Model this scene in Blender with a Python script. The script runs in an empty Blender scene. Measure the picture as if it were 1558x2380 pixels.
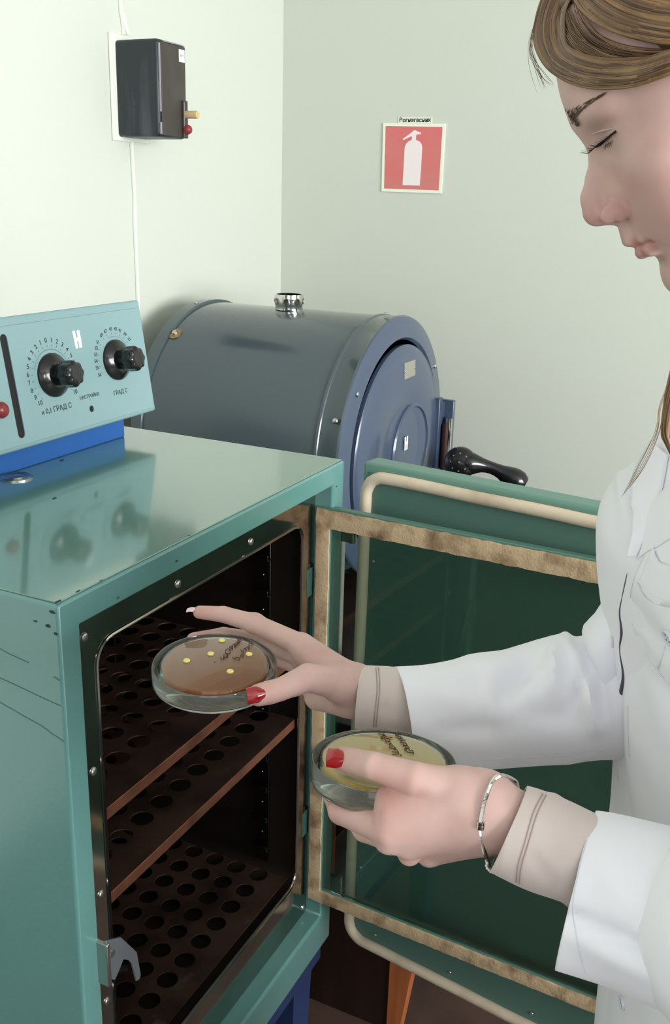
import bpy, bmesh, math, random
import numpy as np
from mathutils import Vector, Matrix, Euler
random.seed(4)
PI = math.pi
C = bpy.context.scene.collection
# ------------------------------------------------------------------ camera
H = 1.55
F = 2250.745
R = np.array([[0.4404702, -0.8973396, 0.02770639],
              [-0.2655225, -0.15969164, -0.95078724],
              [0.85760353, 0.41143677, -0.30860326]])
cam = bpy.data.objects.new('camera', bpy.data.cameras.new('camera'))
C.objects.link(cam)
m = Matrix.Identity(4)
for i in range(3):
    m[i][0] = R[0][i]; m[i][1] = -R[1][i]; m[i][2] = -R[2][i]
m[2][3] = H
cam.matrix_world = m
cam.data.sensor_fit = 'HORIZONTAL'; cam.data.sensor_width = 36
cam.data.lens = F / 1558 * 36
cam.data.clip_start = 0.02
cam.data.dof.use_dof = False
sc = bpy.context.scene
sc.camera = cam
sc.view_settings.view_transform = 'Standard'
sc.view_settings.look = 'None'
sc.view_settings.gamma = 1
sc.view_settings.use_curve_mapping = False
sc.view_settings.exposure = 0.0
# ------------------------------------------------------------------ light
w = bpy.data.worlds.new('world'); sc.world = w; w.use_nodes = True
w.node_tree.nodes['Background'].inputs[0].default_value = (0.78, 0.88, 1.0, 1)
w.node_tree.nodes['Background'].inputs[1].default_value = 1.6
def area(name, loc, rot, sx, sy, power, col):
    l = bpy.data.lights.new(name, 'AREA'); l.shape = 'RECTANGLE'; l.size = sx; l.size_y = sy
    l.energy = power; l.color = col
    o = bpy.data.objects.new(name, l); C.objects.link(o); o.location = loc; o.rotation_euler = rot
    return o
XL, XR, YN, YW, ZC = -1.6, 2.69, -3.6, 1.5, 3.0
# daylight through the window in the wall opposite the bright one
area('window_daylight', (0.15, YN - 0.02, 1.78), (PI/2, 0, 0), 2.8, 1.6, 365, (0.965, 0.98, 1.0))
# fill light added at an unseen second window, behind the photographer
area('added_side_fill', (XL - 0.02, -0.6, 1.75), (PI/2, 0, -PI/2), 1.5, 1.4, 11, (1.0, 0.98, 1.0))
# ------------------------------------------------------------------ helpers
def P(px, py, d):
    """world point seen at a photograph position at camera depth d (metres)"""
    v = R.T @ np.array([(px-779)/F, (py-1190)/F, 1.0]) * d
    return Vector((v[0], v[1], v[2] + H))
def srgb(*c):
    if len(c) == 1: c = c[0]
    return tuple(((x/255)/12.92 if x/255 <= .04045 else ((x/255+.055)/1.055)**2.4) for x in c)
def mat(name, col, rough=.5, metal=0, bump=None, var=None, coat=0, trans=0, ior=1.45, alpha=1, sheen=0, sss=0, spec=None, coat_rough=.05, coat_ior=1.5):
    m = bpy.data.materials.new(name); m.use_nodes = True
    nt = m.node_tree; b = nt.nodes['Principled BSDF']
    b.inputs['Base Color'].default_value = (*srgb(col), 1)
    b.inputs['Roughness'].default_value = rough; b.inputs['Metallic'].default_value = metal
    b.inputs['Coat Weight'].default_value = coat; b.inputs['Coat IOR'].default_value = coat_ior; b.inputs['Coat Roughness'].default_value = coat_rough
    b.inputs['Transmission Weight'].default_value = trans; b.inputs['IOR'].default_value = ior
    b.inputs['Alpha'].default_value = alpha
    b.inputs['Sheen Weight'].default_value = sheen
    if spec is not None: b.inputs['Specular IOR Level'].default_value = spec
    if sss:
        b.inputs['Subsurface Weight'].default_value = sss
        b.inputs['Subsurface Radius'].default_value = (1, .35, .2); b.inputs['Subsurface Scale'].default_value = .004
    tc = nt.nodes.new('ShaderNodeTexCoord')
    if var:      # list of (other colour, noise scale, lo, hi, stretch) layers: worn patches, dirt, grain
        prev = None
        for (c2, scale, lo, hi, *st) in var:
            mp = nt.nodes.new('ShaderNodeMapping')
            if st: mp.inputs['Scale'].default_value = st[0]
            no = nt.nodes.new('ShaderNodeTexNoise'); no.inputs['Scale'].default_value = scale; no.inputs['Detail'].default_value = 5
            mr = nt.nodes.new('ShaderNodeMapRange'); mr.inputs['From Min'].default_value = lo; mr.inputs['From Max'].default_value = hi
            mx = nt.nodes.new('ShaderNodeMix'); mx.data_type = 'RGBA'
            nt.links.new(tc.outputs['Object'], mp.inputs[0]); nt.links.new(mp.outputs[0], no.inputs['Vector'])
            nt.links.new(no.outputs['Fac'], mr.inputs['Value']); nt.links.new(mr.outputs[0], mx.inputs['Factor'])
            mx.inputs['A'].default_value = (*srgb(col), 1)
            if prev: nt.links.new(prev.outputs['Result'], mx.inputs['A'])
            mx.inputs['B'].default_value = (*srgb(c2), 1)
            prev = mx
        nt.links.new(prev.outputs['Result'], b.inputs['Base Color'])
    if bump:     # list of (scale, strength, distance)
        prev = None
        for (scale, stg, dist) in bump:
            no = nt.nodes.new('ShaderNodeTexNoise'); no.inputs['Scale'].default_value = scale; no.inputs['Detail'].default_value = 3
            bp = nt.nodes.new('ShaderNodeBump'); bp.inputs['Strength'].default_value = stg; bp.inputs['Distance'].default_value = dist
            nt.links.new(tc.outputs['Object'], no.inputs['Vector']); nt.links.new(no.outputs['Fac'], bp.inputs['Height'])
            if prev: nt.links.new(prev.outputs[0], bp.inputs['Normal'])
            prev = bp
        nt.links.new(prev.outputs[0], b.inputs['Normal'])
    return m
def finish(bm, name, material, parent=None, smooth=True, bevel=0, seg=2, auto=40):
    me = bpy.data.meshes.new(name)
    bmesh.ops.recalc_face_normals(bm, faces=bm.faces)
    bm.to_mesh(me); bm.free()
    me.materials.append(material)
    o = bpy.data.objects.new(name, me); C.objects.link(o)
    if parent: o.parent = parent
    if smooth:
        for p in me.polygons: p.use_smooth = True
        try: me.set_sharp_from_angle(angle=math.radians(auto))
        except Exception: pass
    if bevel:
        b = o.modifiers.new('bevel', 'BEVEL'); b.width = bevel; b.segments = seg; b.limit_method = 'ANGLE'; b.angle_limit = math.radians(35)
        b.harden_normals = False
    return o
def raw(verts, faces, name, material, parent=None, **k):
    bm = bmesh.new(); vs = [bm.verts.new(v) for v in verts]
    for f in faces:
        try: bm.faces.new([vs[i] for i in f])
        except ValueError: pass
    return finish(bm, name, material, parent, **k)
def add_box(bm, a, b, M=None):
    x0, y0, z0 = a; x1, y1, z1 = b
    co = [(x0,y0,z0),(x1,y0,z0),(x1,y1,z0),(x0,y1,z0),(x0,y0,z1),(x1,y0,z1),(x1,y1,z1),(x0,y1,z1)]
    vs = [bm.verts.new((M @ Vector(c)) if M else c) for c in co]
    for f in ((0,3,2,1),(4,5,6,7),(0,1,5,4),(1,2,6,5),(2,3,7,6),(3,0,4,7)): bm.faces.new([vs[i] for i in f])
def box(name, a, b, material, parent=None, bevel=0, M=None, **k):
    bm = bmesh.new(); add_box(bm, a, b, M); return finish(bm, name, material, parent, bevel=bevel, **k)
def frame_of(axis):
    a = Vector(axis).normalized(); t = Vector((0,0,1)) if abs(a.z) < .9 else Vector((1,0,0))
    u = a.cross(t).normalized(); v = a.cross(u).normalized(); return u, v, a
def add_lathe(bm, prof, o=(0,0,0), axis=(0,0,1), n=48, rfun=None, cap=True, uv=None):
    u, v, a = uv if uv else frame_of(axis); o = Vector(o); rings = []
    for (r, h) in prof:
        ring = []
        for i in range(n):
            t = 2*PI*i/n; rr = r * (rfun(t, h) if rfun else 1)
            ring.append(bm.verts.new(o + u*rr*math.cos(t) + v*rr*math.sin(t) + a*h))
        rings.append(ring)
    for A, B in zip(rings, rings[1:]):
        for i in range(n): bm.faces.new((A[i], A[(i+1)%n], B[(i+1)%n], B[i]))
    if cap:
        bm.faces.new(rings[0]); bm.faces.new(rings[-1][::-1])
def lathe(name, prof, o, axis, material, parent=None, n=48, rfun=None, cap=True, **k):
    bm = bmesh.new(); add_lathe(bm, prof, o, axis, n, rfun, cap); return finish(bm, name, material, parent, **k)
def add_tube(bm, pts, rad, n=8, closed=False, cap=True):
    pts = [Vector(p) for p in pts]; N = len(pts)
    rr = rad if isinstance(rad, (list, tuple)) else [rad]*N
    rings = []; prevu = None
    for i, p in enumerate(pts):
        a = pts[(i+1) % N] if (closed or i < N-1) else pts[i]; b = pts[i-1] if (closed or i > 0) else pts[i]
        d = (a-b).normalized()
        if prevu is None: u, v, _ = frame_of(d)
        else:
            u = (prevu - d*prevu.dot(d)).normalized(); v = d.cross(u)
        prevu = u
        rings.append([bm.verts.new(p + (u*math.cos(2*PI*k/n) + v*math.sin(2*PI*k/n))*rr[i]) for k in range(n)])
    pr = list(zip(rings, rings[1:])) + ([(rings[-1], rings[0])] if closed else [])
    for A, B in pr:
        for k in range(n): bm.faces.new((A[k], A[(k+1)%n], B[(k+1)%n], B[k]))
    if cap and not closed:
        bm.faces.new(rings[0][::-1]); bm.faces.new(rings[-1])
def tube(name, pts, rad, material, parent=None, n=8, closed=False, **k):
    bm = bmesh.new(); add_tube(bm, pts, rad, n, closed); return finish(bm, name, material, parent, **k)
def catmull(pts, sub=6, closed=False):
    pts = [Vector(p) for p in pts]; N = len(pts); out = []
    rng = range(N) if closed else range(N-1)
    for i in rng:
        if closed: p0, p1, p2, p3 = pts[i-1], pts[i], pts[(i+1)%N], pts[(i+2)%N]
        else: p0, p1, p2, p3 = pts[max(i-1,0)], pts[i], pts[i+1], pts[min(i+2,N-1)]
        for s in range(sub):
            t = s/sub
            out.append(.5*((2*p1) + (-p0+p2)*t + (2*p0-5*p1+4*p2-p3)*t*t + (-p0+3*p1-3*p2+p3)*t**3))
    if not closed: out.append(pts[-1])
    return out
def rrect(x0, z0, x1, z1, r, n=6):
    out = []
    for (cx, cz, a0) in ((x1-r, z1-r, 0), (x0+r, z1-r, 90), (x0+r, z0+r, 180), (x1-r, z0+r, 270)):
        for i in range(n+1):
            a = math.radians(a0 + 90*i/n); out.append((cx + r*math.cos(a), cz + r*math.sin(a)))
    return out
def plate(name, outer, holes, to3, thick, material, parent=None, **k):
    """flat plate with holes: 2D loops filled, mapped by to3(u, v, w), thickness along w"""
    bm = bmesh.new(); edges = []
    for lp in [outer] + holes:
        vs = [bm.verts.new((p[0], p[1], 0)) for p in lp]
        for i in range(len(vs)): edges.append(bm.edges.new((vs[i], vs[(i+1) % len(vs)])))
    bmesh.ops.triangle_fill(bm, use_beauty=True, use_dissolve=False, edges=edges)
    fs = bm.faces[:]
    r = bmesh.ops.extrude_face_region(bm, geom=fs)
    for v in [g for g in r['geom'] if isinstance(g, bmesh.types.BMVert)]: v.co.z += thick
    for v in bm.verts: v.co = Vector(to3(v.co.x, v.co.y, v.co.z))
    return finish(bm, name, material, parent, **k)
def circle2(cx, cy, r, n=20): return [(cx + r*math.cos(2*PI*i/n), cy + r*math.sin(2*PI*i/n)) for i in range(n)]
def empty(name, loc=(0,0,0)):
    o = bpy.data.objects.new(name, None); C.objects.link(o); o.location = loc; o.empty_display_size = .05; return o
def tag(o, label=None, cat=None, group=None, kind=None):
    if label: o['label'] = label
    if cat: o['category'] = cat
    if group: o['group'] = group
    if kind: o['kind'] = kind
    return o
def reparent(root):
    """children were built in world space: keep them there under a root placed at the thing's base"""
    return root
def fix_parents():
    """every mesh was built in world space; keep it there under its parent"""
    for o in bpy.data.objects:
        if o.parent: o.matrix_parent_inverse = o.parent.matrix_basis.inverted()
def text(name, body, size, M, material, parent=None, ext=.0002, align='CENTER', bold=0):
    cu = bpy.data.curves.new(name, 'FONT'); cu.body = body; cu.size = size; cu.extrude = ext; cu.align_x = align; cu.align_y = 'CENTER'
    cu.offset = bold
    t = bpy.data.objects.new(name + '_curve', cu); C.objects.link(t)
    bpy.context.view_layer.update()
    me = bpy.data.meshes.new_from_object(t); bpy.data.objects.remove(t); bpy.data.curves.remove(cu)
    me.materials.clear(); me.materials.append(material); me.transform(M)
    o = bpy.data.objects.new(name, me); C.objects.link(o)
    if parent: o.parent = parent
    return o
def basis(o, x, y):
    x = Vector(x).normalized(); y = Vector(y).normalized(); z = x.cross(y)
    m = Matrix.Identity(4)
    for i in range(3): m[i][0] = x[i]; m[i][1] = y[i]; m[i][2] = z[i]; m[i][3] = o[i]
    return m
def screw(name, o, axis, r, material, parent=None, slot=True):
    bm = bmesh.new(); u, v, a = frame_of(axis); o = Vector(o)
    add_lathe(bm, [(r, 0), (r*.95, r*.25), (r*.7, r*.45), (r*.3, r*.55)], o, axis, 20)
    return finish(bm, name, material, parent)
# ------------------------------------------------------------------ materials
M_wall = mat('wall_paint', (203,207,195), .62, bump=[(60,.06,.002),(400,.05,.0005)])
M_far = mat('darkened_wall_paint', (124,128,120), .7)  # unseen walls, darkened to cut the light they bounce back
M_ceil = mat('ceiling_paint', (208,210,206), .8)
M_floor = mat('floor_brown_linoleum', (70,52,44), .5, var=[((52,38,32), 9, .4, .7)])
M_frame = mat('window_frame_paint', (235,235,228), .4)
M_teal = mat('teal_hammer_enamel', (92,138,134), .3, bump=[(170,.22,.0012),(22,.05,.002)], var=[((84,128,118), 2.2, .35, .7)], coat=.7, coat_rough=.2, coat_ior=1.65)
M_tealtop = mat('teal_top_enamel', (84,126,112), .3, bump=[(190,.06,.0006)], var=[((92,132,118), 3, .4, .7)], coat=1, coat_rough=.09, coat_ior=2.3)
M_panel = mat('pale_blue_enamel', (124,152,154), .38, bump=[(300,.05,.0004)])
M_blue = mat('bright_blue_paint', (30,84,150), .42)
M_darkgreen = mat('dark_green_enamel', (84,116,105), .42, bump=[(260,.15,.0008)], spec=.5)
M_doorteal = mat('door_edge_enamel', (104,142,128), .38, bump=[(200,.12,.0008)])
M_gasket = mat('cream_rubber_gasket', (214,196,172), .6, var=[((170,150,128), 14, .5, .8)], bump=[(40,.2,.001)])
M_seal = mat('worn_tan_felt', (190,165,130), .9, var=[((120,92,64), 26, .5, .72), ((86,52,32), 9, .58, .7)], bump=[(300,.5,.0015),(50,.4,.002)])
M_steel = mat('polished_stainless', (176,170,164), .10, metal=1, bump=[(6,.05,.002)], var=[((150,142,134), 8, .4, .7)])
M_screw = mat('zinc_screw', (190,190,186), .3, metal=1)
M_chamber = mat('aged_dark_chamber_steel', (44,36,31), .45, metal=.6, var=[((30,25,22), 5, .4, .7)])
M_shelf = mat('oxidised_shelf_steel', (96,72,60), .5, metal=.75, var=[((62,48,42), 12, .4, .65), ((120,112,100), 20, .66, .8)], bump=[(80,.1,.0005)])
M_lip = mat('copper_toned_shelf_lip', (150,98,76), .42, metal=.7, var=[((110,70,55), 20, .45, .7)])
M_black = mat('black_bakelite', (16,15,17), .22, bump=[(30,.04,.001)], coat=.3)
M_blackhole = mat('black_opening', (5,5,6), .6)
M_print = mat('dark_green_print', (38,58,56), .6)
M_logo = mat('silver_white_emblem', (235,238,240), .3, metal=.1)
M_red = mat('red_lamp_glass', (120,40,40), .25)
M_chrome = mat('chrome', (215,212,208), .08, metal=1)
M_drum = mat('grey_blue_enamel', (66,78,84), .2, bump=[(300,.05,.0004)], coat=.5, coat_rough=.08)
M_drumface = mat('slate_blue_enamel', (64,76,98), .3, bump=[(300,.05,.0004)], coat=.4, coat_rough=.1)
M_brass = mat('tarnished_brass', (150,130,100), .4, metal=.9)
M_tagm = mat('aluminium_tag', (176,172,160), .45, metal=.6)
M_boxside = mat('black_painted_tin', (38,43,48), .42, var=[((74,80,88), 7, .5, .75, (3,3,.4)), ((120,124,128), 40, .70, .76)])
M_boxface = mat('dark_brown_face_plate', (62,58,52), .5, var=[((78,74,66), 8, .45, .7)])
M_worn = mat('worn_box_edge', (150,142,150), .5)
M_white = mat('white_label', (236,236,240), .6)
M_plaster = mat('lumpy_wall_paint', (222,226,212), .65, bump=[(60,.3,.003)])
M_wood = mat('orange_varnished_wood', (160,92,52), .42, var=[((120,62,34), 5, .35, .7, (6,6,.5))])
M_darkwood = mat('dark_brown_laminate', (38,22,17), .35, var=[((26,15,12), 5, .4, .7, (5,5,.6))])
M_worktop = mat('bench_worktop', (120,112,100), .5)
M_signred = mat('faded_red_print', (214,112,112), .5, var=[((204,126,118), 6, .4, .65)])
M_signcream = mat('cream_sign_border', (236,238,220), .5)
M_signwhite = mat('pale_pictogram', (238,226,226), .5)
M_ink = mat('black_print', (52,52,62), .6)
M_glass = mat('lab_glass', (232,236,228), .03, trans=.93, ior=1.4)
M_clear = mat('clear_glass', (250,252,250), .01, trans=1, ior=1.38)
M_pane = mat('door_pane_glass', (225,240,232), .01, trans=1, ior=1.45)
M_agar = mat('amber_agar', (178,100,26), .25, trans=.35, ior=1.34)
M_agar2 = mat('yellow_agar', (222,186,80), .3, trans=.12, ior=1.34)
M_disc = mat('cream_culture_spot', (232,214,130), .7)
M_marker = mat('brown_marker_ink', (66,28,14), .6)
# ------------------------------------------------------------------ the room
def struct(o): return tag(o, kind='structure')
struct(box('floor', (XL-.2, YN-.2, -.1), (XR+.2, YW+.2, 0), M_floor))
struct(box('ceiling', (XL-.2, YN-.2, ZC), (XR+.2, YW+.2, ZC+.1), M_ceil))
struct(box('wall_left', (XL-.1, YW, 0), (XR+.1, YW+.1, ZC), M_wall))
struct(box('wall_right', (XR, YN-.1, 0), (XR+.1, YW, ZC), M_wall))
def wall_hole(name, rect, hole, to3, m):
    (x0,z0,x1,z1), (a,b,c,d) = rect, hole
    struct(plate(name, [(x0,z0),(x1,z0),(x1,z1),(x0,z1)], [[(a,b),(c,b),(c,d),(a,d)]], to3, .1, m, smooth=False))
wall_hole('wall_front', (XL-.1,0,XR+.1,ZC), (-1.25,.98,1.55,2.58), lambda u,v,w: (u, YN-w, v), M_far)
wall_hole('wall_back', (YN-.1,0,YW,ZC), (-1.35,1.05,.15,2.45), lambda u,v,w: (XL-w, u, v), M_far)
def window(name, bars, to3):
    bm = bmesh.new()
    for (a, b) in bars:
        q = [Vector(to3(u, v, w)) for u in (a[0], b[0]) for v in (a[1], b[1]) for w in (-.01, .04)]
        lo = [min(p[i] for p in q) for i in range(3)]; hi = [max(p[i] for p in q) for i in range(3)]
        add_box(bm, lo, hi)
    return struct(finish(bm, name, M_frame, smooth=False))
def bars(x0, z0, x1, z1, n):
    t = .05; out = [((x0,z0),(x1,z0+t)), ((x0,z1-t),(x1,z1)), ((x0,z0+t),(x0+t,z1-t)), ((x1-t,z0+t),(x1,z1-t))]
    for i in range(1, n): c = x0 + (x1-x0)*i/n; out.append(((c-t/2,z0+t),(c+t/2,z1-t)))
    out.append(((x0+t, z1-.45),(x1-t, z1-.41)))
    return out
window('window_1', bars(-1.25,.98,1.55,2.58,3), lambda u,v,w: (u, YN+w, v))
window('fill_window', bars(-1.35,1.05,.15,2.45,2), lambda u,v,w: (XL+w, u, v))  # unseen window frame added around the side fill light
struct(box('baseboard_left', (XL, YW-.015, 0), (XR, YW, .09), M_darkwood))
struct(box('baseboard_right', (XR-.015, YN, 0), (XR, YW-.015, .09), M_darkwood))
# ------------------------------------------------------------------ incubator cabinet
X0, X1, YF, YB, Z0, Z1 = .616, 1.215, .570, 1.12, .357, 1.193
RX0, RX1, RZ0, RZ1, YR = .6443, 1.1812, .425, 1.163, .602
inc = empty('incubator', ((X0+X1)/2, (YF+YB)/2, Z0))
tag(inc, 'teal enamelled incubator cabinet standing open on a blue stand, perforated shelves inside', 'incubator')
def cabinet_body():
    bm = bmesh.new()
    def q(x, y, z): return bm.verts.new((x, y, z))
    of = [q(X0,YF,Z0), q(X1,YF,Z0), q(X1,YF,Z1), q(X0,YF,Z1)]
    ob = [q(X0,YB,Z0), q(X1,YB,Z0), q(X1,YB,Z1), q(X0,YB,Z1)]
    nf = [q(RX0,YF,RZ0), q(RX1,YF,RZ0), q(RX1,YF,RZ1), q(RX0,YF,RZ1)]
    nb = [q(RX0,YR,RZ0), q(RX1,YR,RZ0), q(RX1,YR,RZ1), q(RX0,YR,RZ1)]
    for A, B in ((of, ob), (of, nf), (nf, nb)):
        for i in range(4): bm.faces.new((A[i], A[(i+1)%4], B[(i+1)%4], B[i]))
    bm.faces.new(ob)
    o = finish(bm, 'body', M_teal, inc, bevel=.004, seg=3)
    return o
body = cabinet_body()
box('top_panel', (X0+.003, YF+.003, Z1), (X1-.003, YB-.003, Z1+.0015), M_tealtop, inc, bevel=.001)
IX0, IX1, IZ0, IZ1 = .697, 1.1435, .507, 1.1145
inner = rrect(IX0, IZ0, IX1, IZ1, .026)
plate('steel_bezel', [(RX0+.0005,RZ0+.0005),(RX1-.0005,RZ0+.0005),(RX1-.0005,RZ1-.0005),(RX0+.0005,RZ1-.0005)], [inner], lambda u,v,w: (u, YR-.0035+w, v), .002, M_steel, inc, auto=30)
tube('opening_lip', [(u, YR-.003, v) for u, v in inner], .0028, M_steel, inc, n=8, closed=True)
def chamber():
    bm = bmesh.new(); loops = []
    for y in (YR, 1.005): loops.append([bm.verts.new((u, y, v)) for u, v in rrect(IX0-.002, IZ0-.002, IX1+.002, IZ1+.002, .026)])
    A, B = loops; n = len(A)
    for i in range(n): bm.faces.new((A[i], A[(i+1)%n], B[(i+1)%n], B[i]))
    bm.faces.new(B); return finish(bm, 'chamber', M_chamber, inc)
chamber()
for q in [(1.002,1.1300),(.8412,1.1290),(.6809,1.1290),(.6829,.9744),(.6840,.8193),(.6839,.6726),(1.160,1.150),(1.1685,.4402),(.86,.44),(.672,.46)]:
    screw('bezel_screw', (q[0], YR-.0035, q[1]), (0,-1,0), .0048, M_screw, inc)
def shelf(z, name='shelf', y0=.606, lip=True, z2=None):
    s = empty(name, (.92, .8, z)); s.parent = inc
    holes = [circle2(1.124-.0413*i, .657+.0413*j, .0148, 20) for i in range(11) for j in range(9) if .697+.0147 < 1.124-.0413*i]
    p = plate('perforated_plate', [(IX0+.001, y0),(IX1-.001, y0),(IX1-.001, 1.0),(IX0+.001, 1.0)], holes, lambda u,v,w: (u, v, z+w), .0016, M_shelf, s, auto=30)
    if lip:
        box('front_lip', (IX0+.004, y0-.0016, z-.013), (IX1-.003, y0, z+.0016), M_lip, s, bevel=.0006)
    return s
for z in (.910, .800): shelf(z)
shelf(.512, 'bottom_shelf', .612, False)
# shelf rack on the right side wall of the chamber
bm = bmesh.new()
for yy in (.66, .95):
    add_box(bm, (IX1-.004, yy-.012, .53), (IX1+.001, yy+.012, 1.09))
    z = .555
    while z < 1.07:
        for k in range(5): 
            a = PI*k/4; 
        add_box(bm, (IX1-.013, yy-.014, z), (IX1-.003, yy+.014, z+.002), None)
        add_box(bm, (IX1-.015, yy-.014, z), (IX1-.013, yy+.014, z+.010), None)
        add_lathe(bm, [(.0025,0),(.0015,.002)], (IX1-.004, yy, z+.03), (-1,0,0), 8)
        z += .055
finish(bm, 'shelf_rack', mat('rack_steel', (92,88,84), .3, metal=1), inc, bevel=.0004)
# hook shaped latch on the left of the frame
hk = [(.6435,.8043),(.668,.790),(.6933,.7500),(.6985,.7150),(.6965,.7105),(.6905,.7120),(.6843,.7415),(.6795,.7500),(.6704,.7587),(.662,.7500),(.6548,.7440),(.6434,.7560)]
plate('latch_hook', hk, [], lambda u,v,w: (u, .560+w, v), .0025, mat('dull_zinc', (150,158,164), .42, metal=.8), inc, bevel=.0005)
box('latch_bracket', (.640,.556,.748),(.6455,.575,.802), M_screw, inc, bevel=.001)
tube('latch_pivot', [(.6490,.556,.785),(.6490,.568,.785)], .004, M_screw, inc, n=12)
def glass_hinge(z):
    h = empty('glass_door_hinge', (1.176,.60,z)); h.parent = inc
    bm = bmesh.new(); add_box(bm, (1.1795,.588,z-.022),(1.1812+.001,.602,z+.022)); add_box(bm, (1.160,.5978,z-.022),(1.180,.5985,z+.022))
    finish(bm, 'hinge_leaf', mat('hinge_green', (46,74,66), .4), h, bevel=.0005)
    tube('hinge_pin', [(1.1775,.5935,z-.026),(1.1775,.5935,z+.026)], .0028, M_screw, h, n=10)
glass_hinge(1.015); glass_hinge(.602)
# stains and chips of the enamel, each a thin blot of older blue paint
M_chip = mat('bare_dark_chip', (40,46,60), .6)
bm = None
M_scr = mat('grey_scratch', (70,92,92), .6)
def chip(c, u, v, r, n=9):
    bm = bmesh.new(); ring = []
    for i in range(n):
        a = 2*PI*i/n; k = r*random.uniform(.6,1.2)
        ring.append(bm.verts.new(Vector(c)+Vector(u)*math.cos(a)*k*1.5+Vector(v)*math.sin(a)*k*.7))
    f = bm.faces.new(ring); e = bmesh.ops.extrude_face_region(bm, geom=[f])
    nrm = Vector(u).cross(Vector(v)).normalized()
    for g in e['geom']:
        if isinstance(g, bmesh.types.BMVert): g.co += nrm*.0002
    finish(bm, 'paint_chip', M_chip, inc, smooth=False)
for c, r in [((.6155,.583,1.171),.0025),((.6155,.574,1.165),.002),((.6155,.598,1.172),.0015),((.6155,.577,1.186),.0025),((.6155,.65,1.187),.0025)]: chip(c, (0,1,0), (0,0,1), r)
for c, r in [((.649,.5745,1.1948),.0022),((.68,.573,1.1948),.0015),((.86,.79,1.1948),.003),((.622,.574,1.1948),.003),((1.0,.90,1.1948),.003),((.83,.574,1.1948),.0015)]: chip(c, (1,0,0), (0,1,0), r)
for c, r in [((.80,.5695,1.176),.002),((.70,.5695,1.17),.0015),((1.19,.5695,1.16),.0015)]: chip(c, (1,0,0), (0,0,-1), r)
for (y0, z0, y1, z1) in [(.61,1.126,.68,1.140),(.573,1.118,.581,1.119),(.574,1.090,.70,1.108),(.573,1.052,.60,1.062),(.60,1.062,.70,1.084)]:
    pts = [(.6157, y0+(y1-y0)*t/6, z0+(z1-z0)*t/6+random.uniform(-.0008,.0008)) for t in range(7)]
    tube('paint_scratch', pts, .0004, M_scr, inc, n=4)
# ------------------------------------------------------------------ inner glass door
def door_frame(o, ang, zsh=0):
    """local u = along the door away from its hinge, w = thickness (away from the chamber side), v = up"""
    a = math.radians(ang); du = Vector((-math.sin(a), -math.cos(a), 0)); dw = Vector((math.cos(a), -math.sin(a), 0))
    o = Vector(o)
    return lambda u, v, w: o + du*u + Vector((0,0,1))*v + dw*w
gd = empty('glass_door', (1.18,.595,.46)); gd.parent = inc
G = door_frame((1.1775,.593,0), 2.5)
GZ0, GZ1, GW, S = .4555, 1.131, .535, .031
def bar(bm, T, u0, u1, v0, v1, w0, w1):
    vs = [bm.verts.new(T(u, v, w)) for u, v, w in [(u0,v0,w0),(u1,v0,w0),(u1,v1,w0),(u0,v1,w0),(u0,v0,w1),(u1,v0,w1),(u1,v1,w1),(u0,v1,w1)]]
    for f in ((0,3,2,1),(4,5,6,7),(0,1,5,4),(1,2,6,5),(2,3,7,6),(3,0,4,7)): bm.faces.new([vs[i] for i in f])
plate('door_frame', [(0,GZ0),(GW,GZ0),(GW,GZ1),(0,GZ1)], [[(.0215,GZ0+.0235),(GW-.0235,GZ0+.0235),(GW-.0235,GZ1-.0295),(.0215,GZ1-.0295)]], lambda u,v,w: G(u,v,w), .013, mat('glass_door_enamel', (84,120,108), .4), gd, bevel=.001, auto=30)
bm = bmesh.new(); bar(bm, G, .0218, GW-.0238, GZ0+.0238, GZ1-.0298, .005, .008); finish(bm, 'glass_pane', M_pane, gd, smooth=False)
def felt(name, u0, u1, v0, v1, along):
    bm = bmesh.new(); n = 90
    L = []
    for i in range(n+1):
        t = i/n; j = [random.uniform(-.0012,.0012)*random.random() for _ in range(3)]
        if along == 'u': u = u0+(u1-u0)*t; sec = [(u,v0+j[0],-.0002),(u,v0+j[0],-.0035),(u,(v0+v1)/2,-.0052+j[2]),(u,v1+j[1],-.0035),(u,v1+j[1],-.0002)]
        else: v = v0+(v1-v0)*t; sec = [(u0+j[0],v,-.0002),(u0+j[0],v,-.0035),((u0+u1)/2,v,-.0052+j[2]),(u1+j[1],v,-.0035),(u1+j[1],v,-.0002)]
        L.append([bm.verts.new(G(*q)) for q in sec])
    for A, B in zip(L, L[1:]):
        for k in range(5): bm.faces.new((A[k], A[(k+1)%5], B[(k+1)%5], B[k]))
    bm.faces.new(L[0]); bm.faces.new(L[-1])
    return finish(bm, name, M_seal, gd)
felt('felt_strip', .001, GW-.001, GZ1-.030, GZ1-.003, 'u')
felt('felt_strip', .001, GW-.001, GZ0+.002, GZ0+.024, 'u')
felt('felt_strip', .001, .022, GZ0+.024, GZ1-.030, 'v')
felt('felt_strip', GW-.024, GW-.001, GZ0+.024, GZ1-.030, 'v')
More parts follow.
